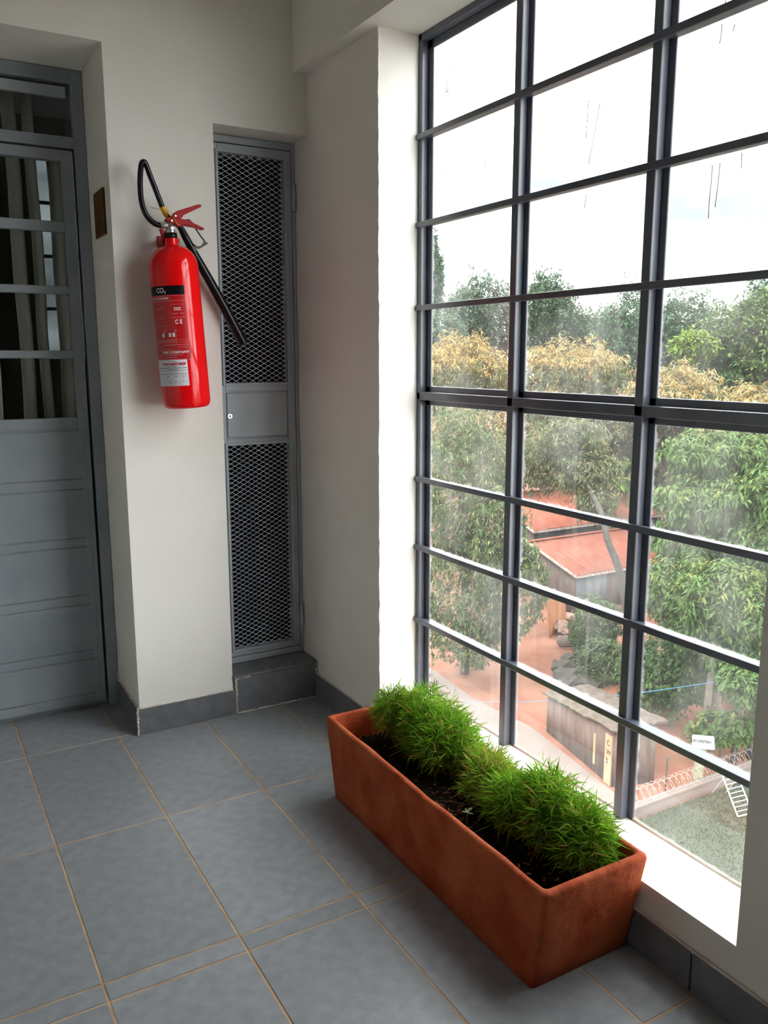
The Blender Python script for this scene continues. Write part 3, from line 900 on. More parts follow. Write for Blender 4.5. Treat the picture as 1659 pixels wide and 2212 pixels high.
# ------------------------------------------------------------------ terracotta planter
def planter():
    root = tag(empty('planter', (1.1765, 1.6448, 0)), 'long terracotta trough planter on the floor below the window', 'planter')
    H = 0.245
    tx, ty = 0.1475, 0.4985          # half sizes at the rim
    bx, by = 0.138, 0.457          # half sizes at the foot
    th = 0.019
    b = MB()
    rings = []

    def ring(hx, hy, z, r, sink=0.0):
        pts = []
        NS = 40
        for cxn, cyn, a0 in ((1, 1, 0), (-1, 1, 90), (-1, -1, 180), (1, -1, 270)):
            for k in range(5):
                a = math.radians(a0 + 90 * k / 4)
                pts.append((cxn * (hx - r) + r * math.cos(a), cyn * (hy - r) + r * math.sin(a)))
        out = []
        for i, p in enumerate(pts):
            q = pts[(i + 1) % len(pts)]
            d = math.hypot(q[0] - p[0], q[1] - p[1])
            n = max(1, int(d / 0.04))
            for k in range(n):
                out.append((p[0] + (q[0] - p[0]) * k / n, p[1] + (q[1] - p[1]) * k / n))
        return out
    prof_ = []
    for k in range(9):
        t_ = k / 8
        prof_.append((bx + (tx - bx) * t_, by + (ty - by) * t_, H * 0.955 * t_))
    prof_ += [(tx - 0.002, ty - 0.002, H * 0.985), (tx - 0.007, ty - 0.007, H), (tx - 0.014, ty - 0.014, H), (tx - th, ty - th, H * 0.98),
              (tx - th - 0.002, ty - th - 0.004, H * 0.75), (tx - th - 0.008, ty - th - 0.010, H * 0.5), (bx - th, by - th, 0.03)]
    base = ring(tx, ty, 0, 0.012)
    n = len(base)
    vs_ = []
    for hx, hy, z in prof_:
        for (x, y) in base:
            wob = 0.0013 * math.sin(y * 17 + z * 9) + 0.0009 * math.sin(y * 51 + 1.3 + x * 20)
            zz = z + (0.0018 * math.sin(y * 9 + x * 7) + 0.0012 * math.sin(y * 31)) * (z / H)
            sx_ = 1 if x > 0 else -1
            vs_.append((x * hx / tx + sx_ * wob * (0.4 + z), y * hy / ty, zz))
    fs = []
    for i in range(len(prof_) - 1):
        for k in range(n):
            fs.append((i * n + k, i * n + (k + 1) % n, (i + 1) * n + (k + 1) % n, (i + 1) * n + k))
    fs.append(tuple(range(n - 1, -1, -1)))
    fs.append(tuple((len(prof_) - 1) * n + k for k in range(n)))
    b.add(vs_, fs, True)
    b.build('trough', M['terra'], root)
    # soil
    vs_, fs = [], []
    nx, ny = 26, 90
    for j in range(ny + 1):
        for i in range(nx + 1):
            x = (-0.1265 + 0.253 * i / nx); y = (-0.478 + 0.956 * j / ny)
            z = 0.168 + 0.012 * math.sin(y * 9 + 1) * math.cos(x * 14) + random.uniform(-0.005, 0.005)
            vs_.append((x, y, z))
    for j in range(ny):
        for i in range(nx):
            a = j * (nx + 1) + i
            fs.append((a, a + 1, a + nx + 2, a + nx + 1))
    so = MB().add(vs_, fs, True).build('soil', M['soil'], root)
    so['kind'] = 'stuff'
    c = MB()
    for _ in range(170):
        cy_ = random.choice([0.42, -0.02, -0.04, -0.36, 0.02]) + random.gauss(0, 0.05)
        cx_ = random.uniform(-0.11, 0.06)
        if abs(cy_) > 0.46: continue
        a = random.uniform(0, 6.3)
        l_ = random.uniform(0.005, 0.016)
        z = 0.178 + random.uniform(0, 0.012)
        c.bar((cx_, cy_, z), (cx_ + l_ * math.cos(a), cy_ + l_ * math.sin(a), z + random.uniform(-.003, .006)), random.uniform(.002, .006), 0.0012)
    ch = c.build('bark_mulch', M['bark_chip'], root, fixn=False)
    ch['kind'] = 'stuff'
    return root


planter()


def leaf_arrays(P, D, Nn, Ln, Wd, droop=0.0):
    D = D / np.linalg.norm(D, axis=1, keepdims=True)
    sd = np.cross(D, Nn)
    sd /= np.linalg.norm(sd, axis=1, keepdims=True) + 1e-9
    upv = np.cross(sd, D)
    Ln = Ln[:, None]; Wd = Wd[:, None]
    mid = P + D * Ln * 0.45 + upv * Wd * 0.15
    tip = P + D * Ln
    tip[:, 2] -= droop * Ln[:, 0]
    v = np.stack([P, mid + sd * Wd * 0.5 - upv * Wd * 0.2, tip, mid - sd * Wd * 0.5 - upv * Wd * 0.2], 1).reshape(-1, 3)
    n = len(P)
    b = np.arange(n)[:, None] * 4
    f = np.concatenate([b + np.array([[0, 1, 2]]), b + np.array([[0, 2, 3]])], 1).reshape(-1, 3)
    return v, f


def unit(n):
    v = rng.normal(size=(n, 3))
    return v / np.linalg.norm(v, axis=1, keepdims=True)


def grass_clump(label, blobs, n, pal, seed):
    """tuft of fine leafy grass: stems rise from the soil, narrow leaves radiate out of the mound"""
    c0 = Vector((blobs[0][0][0], blobs[0][0][1], 0.172))
    root = tag(empty('grass_clump', c0), label, 'grass', 'grass clumps in the trough')
    off = np.array(c0)
    Ps, Ds = [], []
    st = MB()
    for (c, r, share) in blobs:
        k = int(n * share)
        u = unit(k)
        u[:, 2] = np.abs(u[:, 2]) * 1.0 - 0.12
        rad = rng.uniform(0.45, 1.0, (k, 1)) ** 0.6
        c_ = np.array(c); r_ = np.array(r)
        P = c_ + u * r_ * rad
        o = u / r_; o /= np.linalg.norm(o, axis=1, keepdims=True)
        D = o * 0.6 + rng.normal(size=(k, 3)) * 0.85 + np.array([-0.05, 0, 0.35])
        Ps.append(P); Ds.append(D)
        for q in range(int(90 * share) + 12):
            i = rng.integers(0, k)
            b0 = np.array([c_[0] + rng.normal() * r_[0] * 0.45, c_[1] + rng.normal() * r_[1] * 0.45, 0.170])
            b0[0] = min(max(b0[0], 1.07), 1.285)
            b0[1] = min(max(b0[1], 1.19), 2.10)
            mid = (b0 + P[i]) / 2 + rng.normal(size=3) * 0.008
            st.tube([tuple(b0 - off), tuple(mid - off), tuple(P[i] - off)], [0.0011, 0.0009, 0.0006], 4, cap=False)
    P = np.concatenate(Ps) - off; D = np.concatenate(Ds)
    k = len(P)
    keep = P[:, 2] > 0.012
    P, D = P[keep], D[keep]; k = len(P)
    v, f = leaf_arrays(P, D, unit(k), rng.uniform(0.022, 0.060, k), rng.uniform(0.0017, 0.0034, k), 0.12)
    idx = np.repeat(rng.choice(3, k, p=pal), 2)
    o = mesh_obj('blades', v, f, [M['blade_g'], M['blade_d'], M['blade_y']], root, idx)
    o['kind'] = 'stuff'
    s_ = st.build('stems', M['blade_y'], root, fixn=False)
    s_['kind'] = 'stuff'
    return root




def mound(cx_, y0, y1, zc, hz, wx, n, seed):
    """a ragged run of overlapping little tufts"""
    rs_ = random.Random(seed)
    out = []
    for k in range(n):
        t_ = (k + .5) / n
        edge = 0.72 + 0.28 * math.sin(math.pi * t_)
        out.append(((cx_ + rs_.uniform(-.035, .03), y0 + (y1 - y0) * t_ + rs_.uniform(-.02, .02), zc + rs_.uniform(-.012, .012)),
                    (wx * rs_.uniform(.55, .85), 0.055 * rs_.uniform(.8, 1.25), hz * edge * rs_.uniform(.75, 1.08)), 1.0 / n))
    return out


grass_clump('large bright green grass clump at the far end of the trough, by the wall',
            mound(1.240, 2.050, 1.74, 0.225, 0.160, 0.082, 9, 1), 9000, [0.54, 0.30, 0.16], 1)
grass_clump('small yellowing grass clump in the middle of the terracotta trough',
            mound(1.240, 1.655, 1.565, 0.205, 0.125, 0.078, 4, 2), 3000, [0.36, 0.20, 0.44], 2)
grass_clump('large green grass clump at the near end of the terracotta trough',
            mound(1.240, 1.50, 1.225, 0.215, 0.15, 0.084, 9, 3), 8600, [0.56, 0.28, 0.16], 3)
sdl = tag(empty('seedling', (1.125, 1.545, 0.170)), 'tiny pale green seedling in bare soil of the trough', 'seedling')
MB().tube([(0, 0, 0), (0.002, 0.001, 0.02), (0.004, 0.0, 0.034)], 0.0009, 6).build('stem', M['seedleaf'], sdl)
for a, z in ((0.3, .034), (2.6, .030), (4.0, .034), (5.2, .028), (1.4, .030)):
    P = np.array([[0.004, 0, z]]); D = np.array([[math.cos(a), math.sin(a), 0.15]])
    v, f = leaf_arrays(P, D, np.array([[0, 0, 1.0]]), np.array([0.017]), np.array([0.009]))
    mesh_obj('leaf', v, f, [M['seedleaf']], sdl)

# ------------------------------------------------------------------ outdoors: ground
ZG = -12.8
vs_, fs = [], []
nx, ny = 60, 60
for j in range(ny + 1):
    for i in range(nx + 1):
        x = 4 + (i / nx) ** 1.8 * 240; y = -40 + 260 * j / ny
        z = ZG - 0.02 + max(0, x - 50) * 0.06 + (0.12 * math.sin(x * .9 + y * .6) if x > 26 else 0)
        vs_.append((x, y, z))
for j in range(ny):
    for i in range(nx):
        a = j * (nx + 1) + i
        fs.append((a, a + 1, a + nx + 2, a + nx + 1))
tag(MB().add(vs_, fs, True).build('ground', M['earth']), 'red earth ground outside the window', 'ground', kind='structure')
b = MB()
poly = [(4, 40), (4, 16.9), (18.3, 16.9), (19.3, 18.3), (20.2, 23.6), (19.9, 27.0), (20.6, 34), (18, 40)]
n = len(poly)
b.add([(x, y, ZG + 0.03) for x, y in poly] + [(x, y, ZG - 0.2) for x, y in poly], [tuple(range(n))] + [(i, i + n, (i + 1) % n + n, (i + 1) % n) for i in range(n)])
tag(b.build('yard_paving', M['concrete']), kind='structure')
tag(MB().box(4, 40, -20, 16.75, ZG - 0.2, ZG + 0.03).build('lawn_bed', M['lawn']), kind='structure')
k = 26000
P = np.stack([rng.uniform(14, 25, k), rng.uniform(8, 16.7, k), np.full(k, ZG + 0.02)], 1)
D = rng.normal(size=(k, 3)) * 0.5 + np.array([0, 0, 0.8])
v, f = leaf_arrays(P, D, unit(k), rng.uniform(0.05, 0.16, k), rng.uniform(0.015, 0.03, k))
tag(mesh_obj('lawn_grass', v, f, [M['lf_turf']]), 'short grey-green lawn below the window inside the low wall', 'grass', kind='stuff')

# low wall with razor wire
lw = tag(empty('boundary_wall', (18.6, 16.85, ZG)), 'low pale concrete wall edging the lawn under the razor wire', 'wall')
MB().box(-14, 5.9, 0.0, 0.22, -0.1, 0.34).build('wall_body', M['concrete'], lw)
MB().box(-14, 5.92, -0.03, 0.25, 0.34, 0.40).build('coping', M['concrete'], lw)
rz = tag(empty('razor_wire', (18.6, 16.96, ZG + 0.40)), 'coiled silver razor wire along the top of the low wall', 'wire')
b = MB()
pp = []
for k in range(24 * 26):
    a = 2 * math.pi * k / 26
    pp.append((-0.6 + 6.3 * k / (24 * 26), 0.26 * math.cos(a), 0.30 + 0.26 * math.sin(a)))
b.tube(pp, 0.0055, 4)
for k in range(0, len(pp), 5):
    x, y, z = pp[k]
    b.bar((x - 0.03, y, z - 0.012), (x + 0.03, y, z + 0.012), 0.012, 0.004)
b.build('coil', M['wire'], rz, fixn=False)
for y, z in ((0, 0.53), (0.0, 0.03)):
    MB().tube([(-0.6, y, z), (5.7, y, z)], 0.006, 5).build('support_strand', M['wire'], rz)
for k, x in enumerate((1.75, 5.2)):
    fp = tag(empty('fence_post', (18.6 + x, 17.15, ZG)), ['thin dark steel post beside the coiled razor wire', 'dark steel post at the far end of the razor wire'][k], 'post')
    MB().tube([(0, 0, 0), (0, 0, 1.55)], 0.028, 8).build('shaft', M['post'], fp)
    for z in (0.55, 0.8, 1.05, 1.3, 1.45):
        MB().box(-0.05, 0.05, -0.02, 0.02, z, z + 0.03).build('wire_lug', M['post'], fp)


# corrugated sheet between two ground points
def corrugated(p0, p1, z0a, z1a, z0b, z1b, pitch=0.09, amp=0.016):
    p0, p1 = Vector(p0), Vector(p1)
    d = p1 - p0
    ln = d.length
    nrm = Vector((d.y, -d.x)).normalized()
    n = max(8, int(ln / pitch * 6))
    vs_, fs = [], []
    for k in range(n + 1):
        t_ = k / n
        q = p0 + d * t_ + nrm * (amp * math.sin(2 * math.pi * ln * t_ / pitch))
        vs_.append((q.x, q.y, z0a + (z0b - z0a) * t_)); vs_.append((q.x, q.y, z1a + (z1b - z1a) * t_))
    for k in range(n):
        fs.append((2 * k, 2 * k + 2, 2 * k + 3, 2 * k + 1))
    return MB().add(vs_, fs, True)


def solid(o, th):
    sd = o.modifiers.new('thick', 'SOLIDIFY'); sd.thickness = th; sd.offset = 0
    return o


# rusty shed
sh = tag(empty('tin_shed', (19.55, 18.68, ZG)), 'small rusty corrugated iron shed with litter on its flat roof', 'shed')
c0, c1, c2 = Vector((0, 0)), Vector((0.95, 4.4)), Vector((1.45, -0.47))
c3 = c1 + (c2 - c0)
for k in range(4):
    a, bq = c0 + (c1 - c0) * (k / 4), c0 + (c1 - c0) * ((k + 1) / 4)
    solid(corrugated(a, bq, 0, 2.0 - .15 * k + random.uniform(-.06, .04), 0, 1.9 - .15 * k + random.uniform(-.06, .04)).build('wall_sheet', M['tin_rust'], sh), 0.004)
for k in range(2):
    a, bq = c0 + (c2 - c0) * (k / 2), c0 + (c2 - c0) * ((k + 1) / 2)
    solid(corrugated(bq, a, 0.0, 2.1, 0.0, 2.0).build('wall_sheet', M['tin_rust'], sh), 0.004)
solid(corrugated(c1, c3, 0, 1.5, 0, 1.6).build('wall_sheet', M['tin_rust'], sh), 0.004)
solid(corrugated(c3, c2, 0, 1.6, 0, 2.15).build('wall_sheet', M['tin_rust'], sh), 0.004)
vs_, fs = [], []
nu, nv = 14, 22
for j in range(nv + 1):
    for i in range(nu + 1):
        u, v_ = -0.10 + 1.25 * i / nu, -0.06 + 1.10 * j / nv
        q = c0 + (c2 - c0) * u + (c1 - c0) * v_
        ed = 0.05 if 0 < i < nu and 0 < j < nv else -0.02
        vs_.append((q.x + random.uniform(-.04, .04), q.y + random.uniform(-.04, .04), 2.08 - 0.55 * v_ + 0.14 * u + ed + random.uniform(-.03, .05)))
for j in range(nv):
    for i in range(nu):
        a = j * (nu + 1) + i
        fs.append((a, a + 1, a + nu + 2, a + nu + 1))
solid(MB().add(vs_, fs).build('littered_roof', M['debris'], sh), 0.08)
dp = MB().box(-0.36, 0.02, -0.03, 0.03, 0, 1.75).build('door_plank', M['plank'], sh)
dp.location = (0.06, 0.42, 0); dp.rotation_euler = (0, 0, math.atan2(4.4, 0.95))
dp2 = MB().box(-0.12, 0.0, -0.03, 0.03, 0.3, 1.4).build('door_plank', M['plank'], sh)
dp2.location = (0.24, 1.15, 0); dp2.rotation_euler = (0, 0, math.atan2(4.4, 0.95))
for k, chx in enumerate('CWS'):
    me = text_mesh(chx, 0.26, 0.006)
    me.name = 'chalk_letter'
    o = bpy.data.objects.new('chalk_letter', me); col.objects.link(o); o.parent = dp
    me.materials.clear(); me.materials.append(M['post'])
    o.rotation_euler = (math.radians(90), 0, math.radians(180)); o.location = (-0.08, 0.034, 1.38 - 0.32 * k)

# tin-roofed houses
def house(label, origin, length, depth, eave, ridge, wall_m, nsheets, overh=0.35):
    """front eave along +X, roof rising towards +Y"""
    h = tag(empty('tin_house', origin), label, 'house')
    x = 0.0
    sw = length / nsheets
    for k in range(nsheets):
        solid(corrugated((x, 0), (x + sw, 0), 0, eave - .05, 0, eave - .05, 0.11, 0.02).build('wall_sheet', wall_m if k % 4 != 2 else M['tin_rust'], h), 0.005)
        x += sw
    for k in range(3):
        y0, y1 = depth * k / 3, depth * (k + 1) / 3
        e0, e1 = eave + (ridge - eave) * y0 / depth - .06, eave + (ridge - eave) * y1 / depth - .06
        solid(corrugated((0, y1), (0, y0), 0, e1, 0, e0, 0.11, 0.02).build('wall_sheet', M['tin_rust'], h), 0.005)
        solid(corrugated((length, y0), (length, y1), 0, e0, 0, e1, 0.11, 0.02).build('wall_sheet', M['tin_rust'], h), 0.005)
    MB().box(0, length, depth - .05, depth, 0, ridge - .08).build('wall_rear', M['tin_rust'], h)
    nr = nsheets + 1
    rw = (length + 2 * overh) / nr
    for k in range(nr):
        xa = -overh + k * rw
        n = 40
        vs_, fs = [], []
        for i in range(n + 1):
            xx = xa + (rw + 0.04) * i / n
            zz = 0.02 * math.sin(2 * math.pi * xx / 0.15) + (0.012 if k % 2 else 0)
            sl = (ridge - eave) / depth
            vs_.append((xx, -overh, eave - overh * sl + zz)); vs_.append((xx, depth + 0.1, ridge + zz))
        for i in range(n):
            fs.append((2 * i, 2 * i + 2, 2 * i + 3, 2 * i + 1))
        solid(MB().add(vs_, fs, True).build('roof_sheet', M['tin_red'], h), 0.006)
    sl = (ridge - eave) / depth
    MB().box(-overh, length + overh, -overh - .03, -overh, eave - overh * sl - .16, eave - overh * sl - .02).build('fascia_board', M['fascia'], h)
    MB().bar((-overh, -overh, eave - overh * sl - .06), (-overh, depth, ridge - .06), .03, .16).build('barge_board', M['fascia'], h)
    MB().bar((-overh, depth + .1, ridge + .05), (length + overh, depth + .1, ridge + .05), .25, .05).build('ridge_cap', M['tin_red'], h)
    return h


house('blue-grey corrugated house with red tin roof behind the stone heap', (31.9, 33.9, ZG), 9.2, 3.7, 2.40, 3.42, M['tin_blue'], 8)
house('second red tin roof just behind the blue-grey corrugated house', (33.6, 39.6, ZG), 11.2, 4.2, 3.75, 5.15, M['post'], 9)  # dark front sheets: shade of an open interior put into the colour

# leaning rusted sheet, stone heap, ledge
rs = tag(empty('rusted_sheet', (27.9, 31.2, ZG)), 'curved orange rusted metal sheet leaning by the stone heap', 'metal sheet')
vs_, fs = [], []
for j in range(7):
    for i in range(13):
        t_ = i / 12
        vs_.append((-0.1 + 1.55 * t_, 0.9 * math.sin(t_ * 2.2) * .5 + 0.35 * (j / 6) + .1, 0.02 + 2.05 * j / 6 - .12 * t_))
for j in range(6):
    for i in range(12):
        a = j * 13 + i
        fs.append((a, a + 1, a + 14, a + 13))
solid(MB().add(vs_, fs, True).build('sheet', M['tin_orange'], rs), 0.012)
rs2 = tag(empty('rolled_sheet', (27.4, 30.0, ZG + 0.30)), 'rolled rusty metal sheet lying in front of the leaning sheet', 'metal sheet')
vs_, fs = [], []
for j in range(9):
    for i in range(15):
        a = math.radians(-20 + 250 * i / 14)
        vs_.append((0.28 * math.cos(a) + 1.9 * j / 8, 0.28 * math.sin(a) * .6 - 1.0 * j / 8, 0.28 * math.sin(a) - .0 * j))
for j in range(8):
    for i in range(14):
        a = j * 15 + i
        fs.append((a, a + 1, a + 16, a + 15))
solid(MB().add(vs_, fs, True).build('sheet', M['tin_rust'], rs2), 0.02)


def rock(name, loc, s, mt, label=None, cat=None, group=None):
    bm = bmesh.new()
    bmesh.ops.create_icosphere(bm, subdivisions=2, radius=1)
    for v_ in bm.verts:
        q = v_.co
        k = 1 + 0.22 * math.sin(q.x * 5 + loc[0] * 9) + 0.18 * math.sin(q.y * 6 + loc[1] * 7) + random.uniform(-.06, .06)
        v_.co = Vector((q.x * s[0] * k, q.y * s[1] * k, max(q.z, -0.5) * s[2] * k))
    me = bpy.data.meshes.new(name)
    bm.to_mesh(me); bm.free()
    me.materials.append(mt)
    o = bpy.data.objects.new(name, me); col.objects.link(o); o.location = loc
    o.rotation_euler = (0, 0, random.uniform(0, 6))
    return tag(o, label, cat, group)


random.seed(11)
spots = []
for k in range(26):
    a, r_ = random.uniform(0, 6.28), random.uniform(0, 1) ** .5
    x, y = 29.9 + 1.5 * r_ * math.cos(a), 31.5 + 1.3 * r_ * math.sin(a)
    s_ = random.uniform(0.18, 0.42)
    z = ZG + s_ * .4 + max(0, (1 - r_)) * 0.75
    spots.append((x, y, z, s_))
for x, y, z, s_ in spots:
    rock('rubble_stone', (x, y, z), (s_ * 1.25, s_, s_ * .7), M['stone'], 'reddish stone in the rubble heap below the blue-grey house', 'stone', 'rubble heap stones')
for k, (x, y, s_) in enumerate(((24.8, 26.6, .5), (25.5, 27.3, .6), (26.2, 27.9, .5), (24.2, 25.9, .45), (25.0, 25.6, .5), (26.3, 26.6, .7))):
    rock('ledge_rock', (x, y, ZG + .12), (s_ * 1.3, s_ * 1.1, s_ * .8), M['bark'], 'dark rock along the cut edge of the red earth path', 'rock', 'dark path-edge rocks')
for k in range(14):
    rock('pale_rubble', (18.9 + random.uniform(-.8, .9), 29.3 + random.uniform(-1.3, 1.3), ZG + .1), (.22, .2, .14), M['concrete'], 'pale rubble lump at the paving edge beneath the left tree', 'rubble', 'pale rubble lumps')

# sign on a concrete post
sg = tag(empty('sign_post', (22.0, 17.27, ZG)), 'white phone-number sign on a leaning concrete post beyond the wall', 'sign')
MB().tube([(0, 0, 0), (0.02, -0.02, 0.9), (0.06, -0.08, 1.75)], [0.17, 0.165, 0.16], 10).build('post', M['concpost'], sg)
bd = empty('board'); bd.parent = sg; bd.location = (-0.12, -0.23, 1.72)
bd.rotation_euler = (math.radians(80), math.radians(-8), math.radians(-62))
pl = []
for cxn, cyn, a0 in ((1, 1, 0), (-1, 1, 90), (-1, -1, 180), (1, -1, 270)):
    for k in range(4):
        a = math.radians(a0 + 30 * k)
        pl.append((cxn * .30 + .05 * math.cos(a), cyn * .17 + .05 * math.sin(a)))
n = len(pl)
MB().add([(x, y, 0) for x, y in pl] + [(x, y, -.02) for x, y in pl], [tuple(range(n))] + [(i, i + n, (i + 1) % n + n, (i + 1) % n) for i in range(n)] + [tuple(range(2 * n - 1, n - 1, -1))]).build('sign_plate', M['board'], bd)
for txt, sz, x, y, off in (('0712937501', 0.118, -0.325, -0.02, 0.006),):
    me = text_mesh(txt, sz, off); me.name = 'sign_lettering'
    me.materials.clear(); me.materials.append(M['post'])
    o = bpy.data.objects.new('sign_lettering', me); col.objects.link(o); o.parent = bd; o.location = (x, y, 0.004)
for x0, x1, y0, y1 in ((-.10, -.03, .095, .115), (.04, .14, .095, .115), (-.29, -.25, -.16, -.09), (-.245, -.235, -.16, -.08), (.24, .28, -.17, -.12)):
    MB().box(x0, x1, y0, y1, 0.001, 0.003).build('sign_mark', M['greyprint'], bd)

# white wire rack
rk = tag(empty('wire_rack', (21.75, 15.55, ZG)), 'white barred metal rack propped beyond the lawn by the low wall', 'rack')
fr = empty('rack_panel'); fr.parent = rk
rv = Vector((.866, -.5, 0)); lv = (Vector((0, 0, .80)) + Vector((.5, .866, 0)) * .55 - rv * .22).normalized()
av = (rv - lv * rv.dot(lv)).normalized()
fr.matrix_local = Matrix((lv, av, lv.cross(av))).transposed().to_4x4()
fr.location = (0, 0, 0.62)
for q in (((-.62, -.24, 0), (.62, -.24, 0)), ((-.62, .24, 0), (.62, .24, 0)), ((-.62, -.24, 0), (-.62, .24, 0)), ((.62, -.24, 0), (.62, .24, 0))):
    MB().bar(q[0], q[1], .04, .03).build('edge_bar', M['whitesteel'], fr)
for k in range(1, 9):
    x = -.62 + 1.24 * k / 9
    MB().bar((x, -.24, 0), (x, .24, 0), .025, .018).build('cross_bar', M['whitesteel'], fr)
for sd_ in (-1, 1):
    tp = lv * 0.5 + rv * (.22 * sd_) + Vector((0, 0, .62))
    MB().tube([tuple(tp), (tp.x + .45, tp.y + .75, .02)], .018, 6).build('prop_leg', M['whitesteel'], rk)
bgq = rock('plastic_sack', (25.6, 17.6, ZG + .45), (.4, .35, .75), M['bag'], 'dark grey plastic sack standing beside the leafy sapling', 'sack')

# blue line and dark cable
bl = MB().tube([(18.65 + (23.5 - 18.65) * t_, 26.0 + (17.99 - 26.0) * t_, -12.3 + (-9.65 + 12.3) * t_ - .25 * math.sin(math.pi * t_)) for t_ in [k / 24 for k in range(25)]], 0.012, 5)
tag(bl.build('washing_line', M['bluewire']), 'thin blue line strung across the yard above the rusty shed', 'line')
cb = MB().tube([(24.2 + 8 * t_, 21.6 - 6 * t_, -5.6 - 1.6 * t_ - .3 * math.sin(math.pi * t_)) for t_ in [k / 16 for k in range(17)]], 0.012, 5)
tag(cb.build('overhead_cable', M['bluewire']), 'thin blue cable crossing the leafy bush at the right', 'cable')


# ------------------------------------------------------------------ trees
def tree(name, label, base, blobs, mats, pal, Ln, Wd, nros, per=7, droop=0.35, trunk_r=0.2, bark='bark', path=None, group=None,
         flush=0.0, cat='tree', shell=(0.72, 1.0), updir=0.0, fl_rng=(0.1, 1.0)):
    """blobs: (x, y, z, rx, ry, rz, share); leaves come in rosettes on the crown shell"""
    off = np.array(base, dtype=float)
    root = tag(empty(name, base), label, cat, group)
    top = max(b_[2] for b_ in blobs)
    bc = blobs[0]
    if path is None:
        path = [base, (base[0] * .6 + bc[0] * .4, base[1] * .6 + bc[1] * .4, base[2] + (bc[2] - base[2]) * .5), (bc[0], bc[1], bc[2])]
    pth = smooth_path(path, 4)
    rr = [trunk_r * (1 - 0.6 * i / (len(pth) - 1)) for i in range(len(pth))]
    MB().tube([tuple(Vector(p) - Vector(base)) for p in pth], rr, 9).build('trunk', M[bark], root)
    fork = pth[int(len(pth) * (0.6 if name != 'leaning_tree' else 0.86))]
    for b_ in blobs:
        for q in range(2 if name != 'leaning_tree' else 1):
            e = Vector((b_[0] + random.uniform(-.5, .5) * b_[3], b_[1] + random.uniform(-.5, .5) * b_[4], b_[2] + random.uniform(-.2, .5) * b_[5]))
            md = (fork + e) / 2 + Vector((random.uniform(-.1, .1), random.uniform(-.1, .1), .12)) * (e - fork).length
            MB().tube([tuple(p - Vector(base)) for p in smooth_path([fork, md, e], 3)], [trunk_r * .45, trunk_r * .4, trunk_r * .35, trunk_r * .3, trunk_r * .24, trunk_r * .18, trunk_r * .1], 6).build('branch', M[bark], root)
    Ps, Ds, Ix = [], [], []
    for b_ in blobs:
        c = np.array(b_[:3]); r_ = np.array(b_[3:6])
        k = int(nros * b_[6])
        u = unit(k)
        # lumpy crown surface
        lump = 1 + 0.16 * np.sin(u[:, 0] * 7 + c[0]) * np.sin(u[:, 1] * 8 + c[1]) + 0.12 * np.sin(u[:, 2] * 11 + u[:, 0] * 5)
        rad = rng.uniform(shell[0], shell[1], k) * lump
        P = c + u * r_ * rad[:, None]
        o = u / r_; o /= np.linalg.norm(o, axis=1, keepdims=True)
        isf = (rng.random(k) < np.clip((u[:, 2] - fl_rng[0]) / max(1e-3, fl_rng[1] - fl_rng[0]) * 2.2, 0, 1) * flush) if flush else np.zeros(k, bool)
        # rosettes
        Pr = np.repeat(P, per, 0)
        orr = np.repeat(o, per, 0)
        tang = np.cross(orr, unit(len(Pr)))
        tang /= np.linalg.norm(tang, axis=1, keepdims=True) + 1e-9
        D = orr * 0.45 + tang * 0.9 + np.array([0, 0, -droop + updir]) + rng.normal(size=(len(Pr), 3)) * 0.15
        base_idx = rng.choice(len(pal), len(Pr), p=pal)
        fi = np.repeat(isf, per)
        base_idx = np.where(fi, len(mats) - 1, base_idx)
        Ps.append(Pr + rng.normal(size=Pr.shape) * Ln * 0.25); Ds.append(D); Ix.append(base_idx)
    P = np.concatenate(Ps) - off; D = np.concatenate(Ds); I = np.concatenate(Ix)
    k = len(P)
    v, f = leaf_arrays(P, D, unit(k) * 0.5 + np.array([0, 0, 1.0]), rng.uniform(0.7, 1.2, k) * Ln, rng.uniform(0.7, 1.2, k) * Wd, droop * 0.35)
    fo = mesh_obj('foliage', v, f, [M[q] for q in mats], root, np.repeat(I, 2))
    fo['kind'] = 'stuff'
    return root


BG = 'trees on the skyline'
random.seed(5)
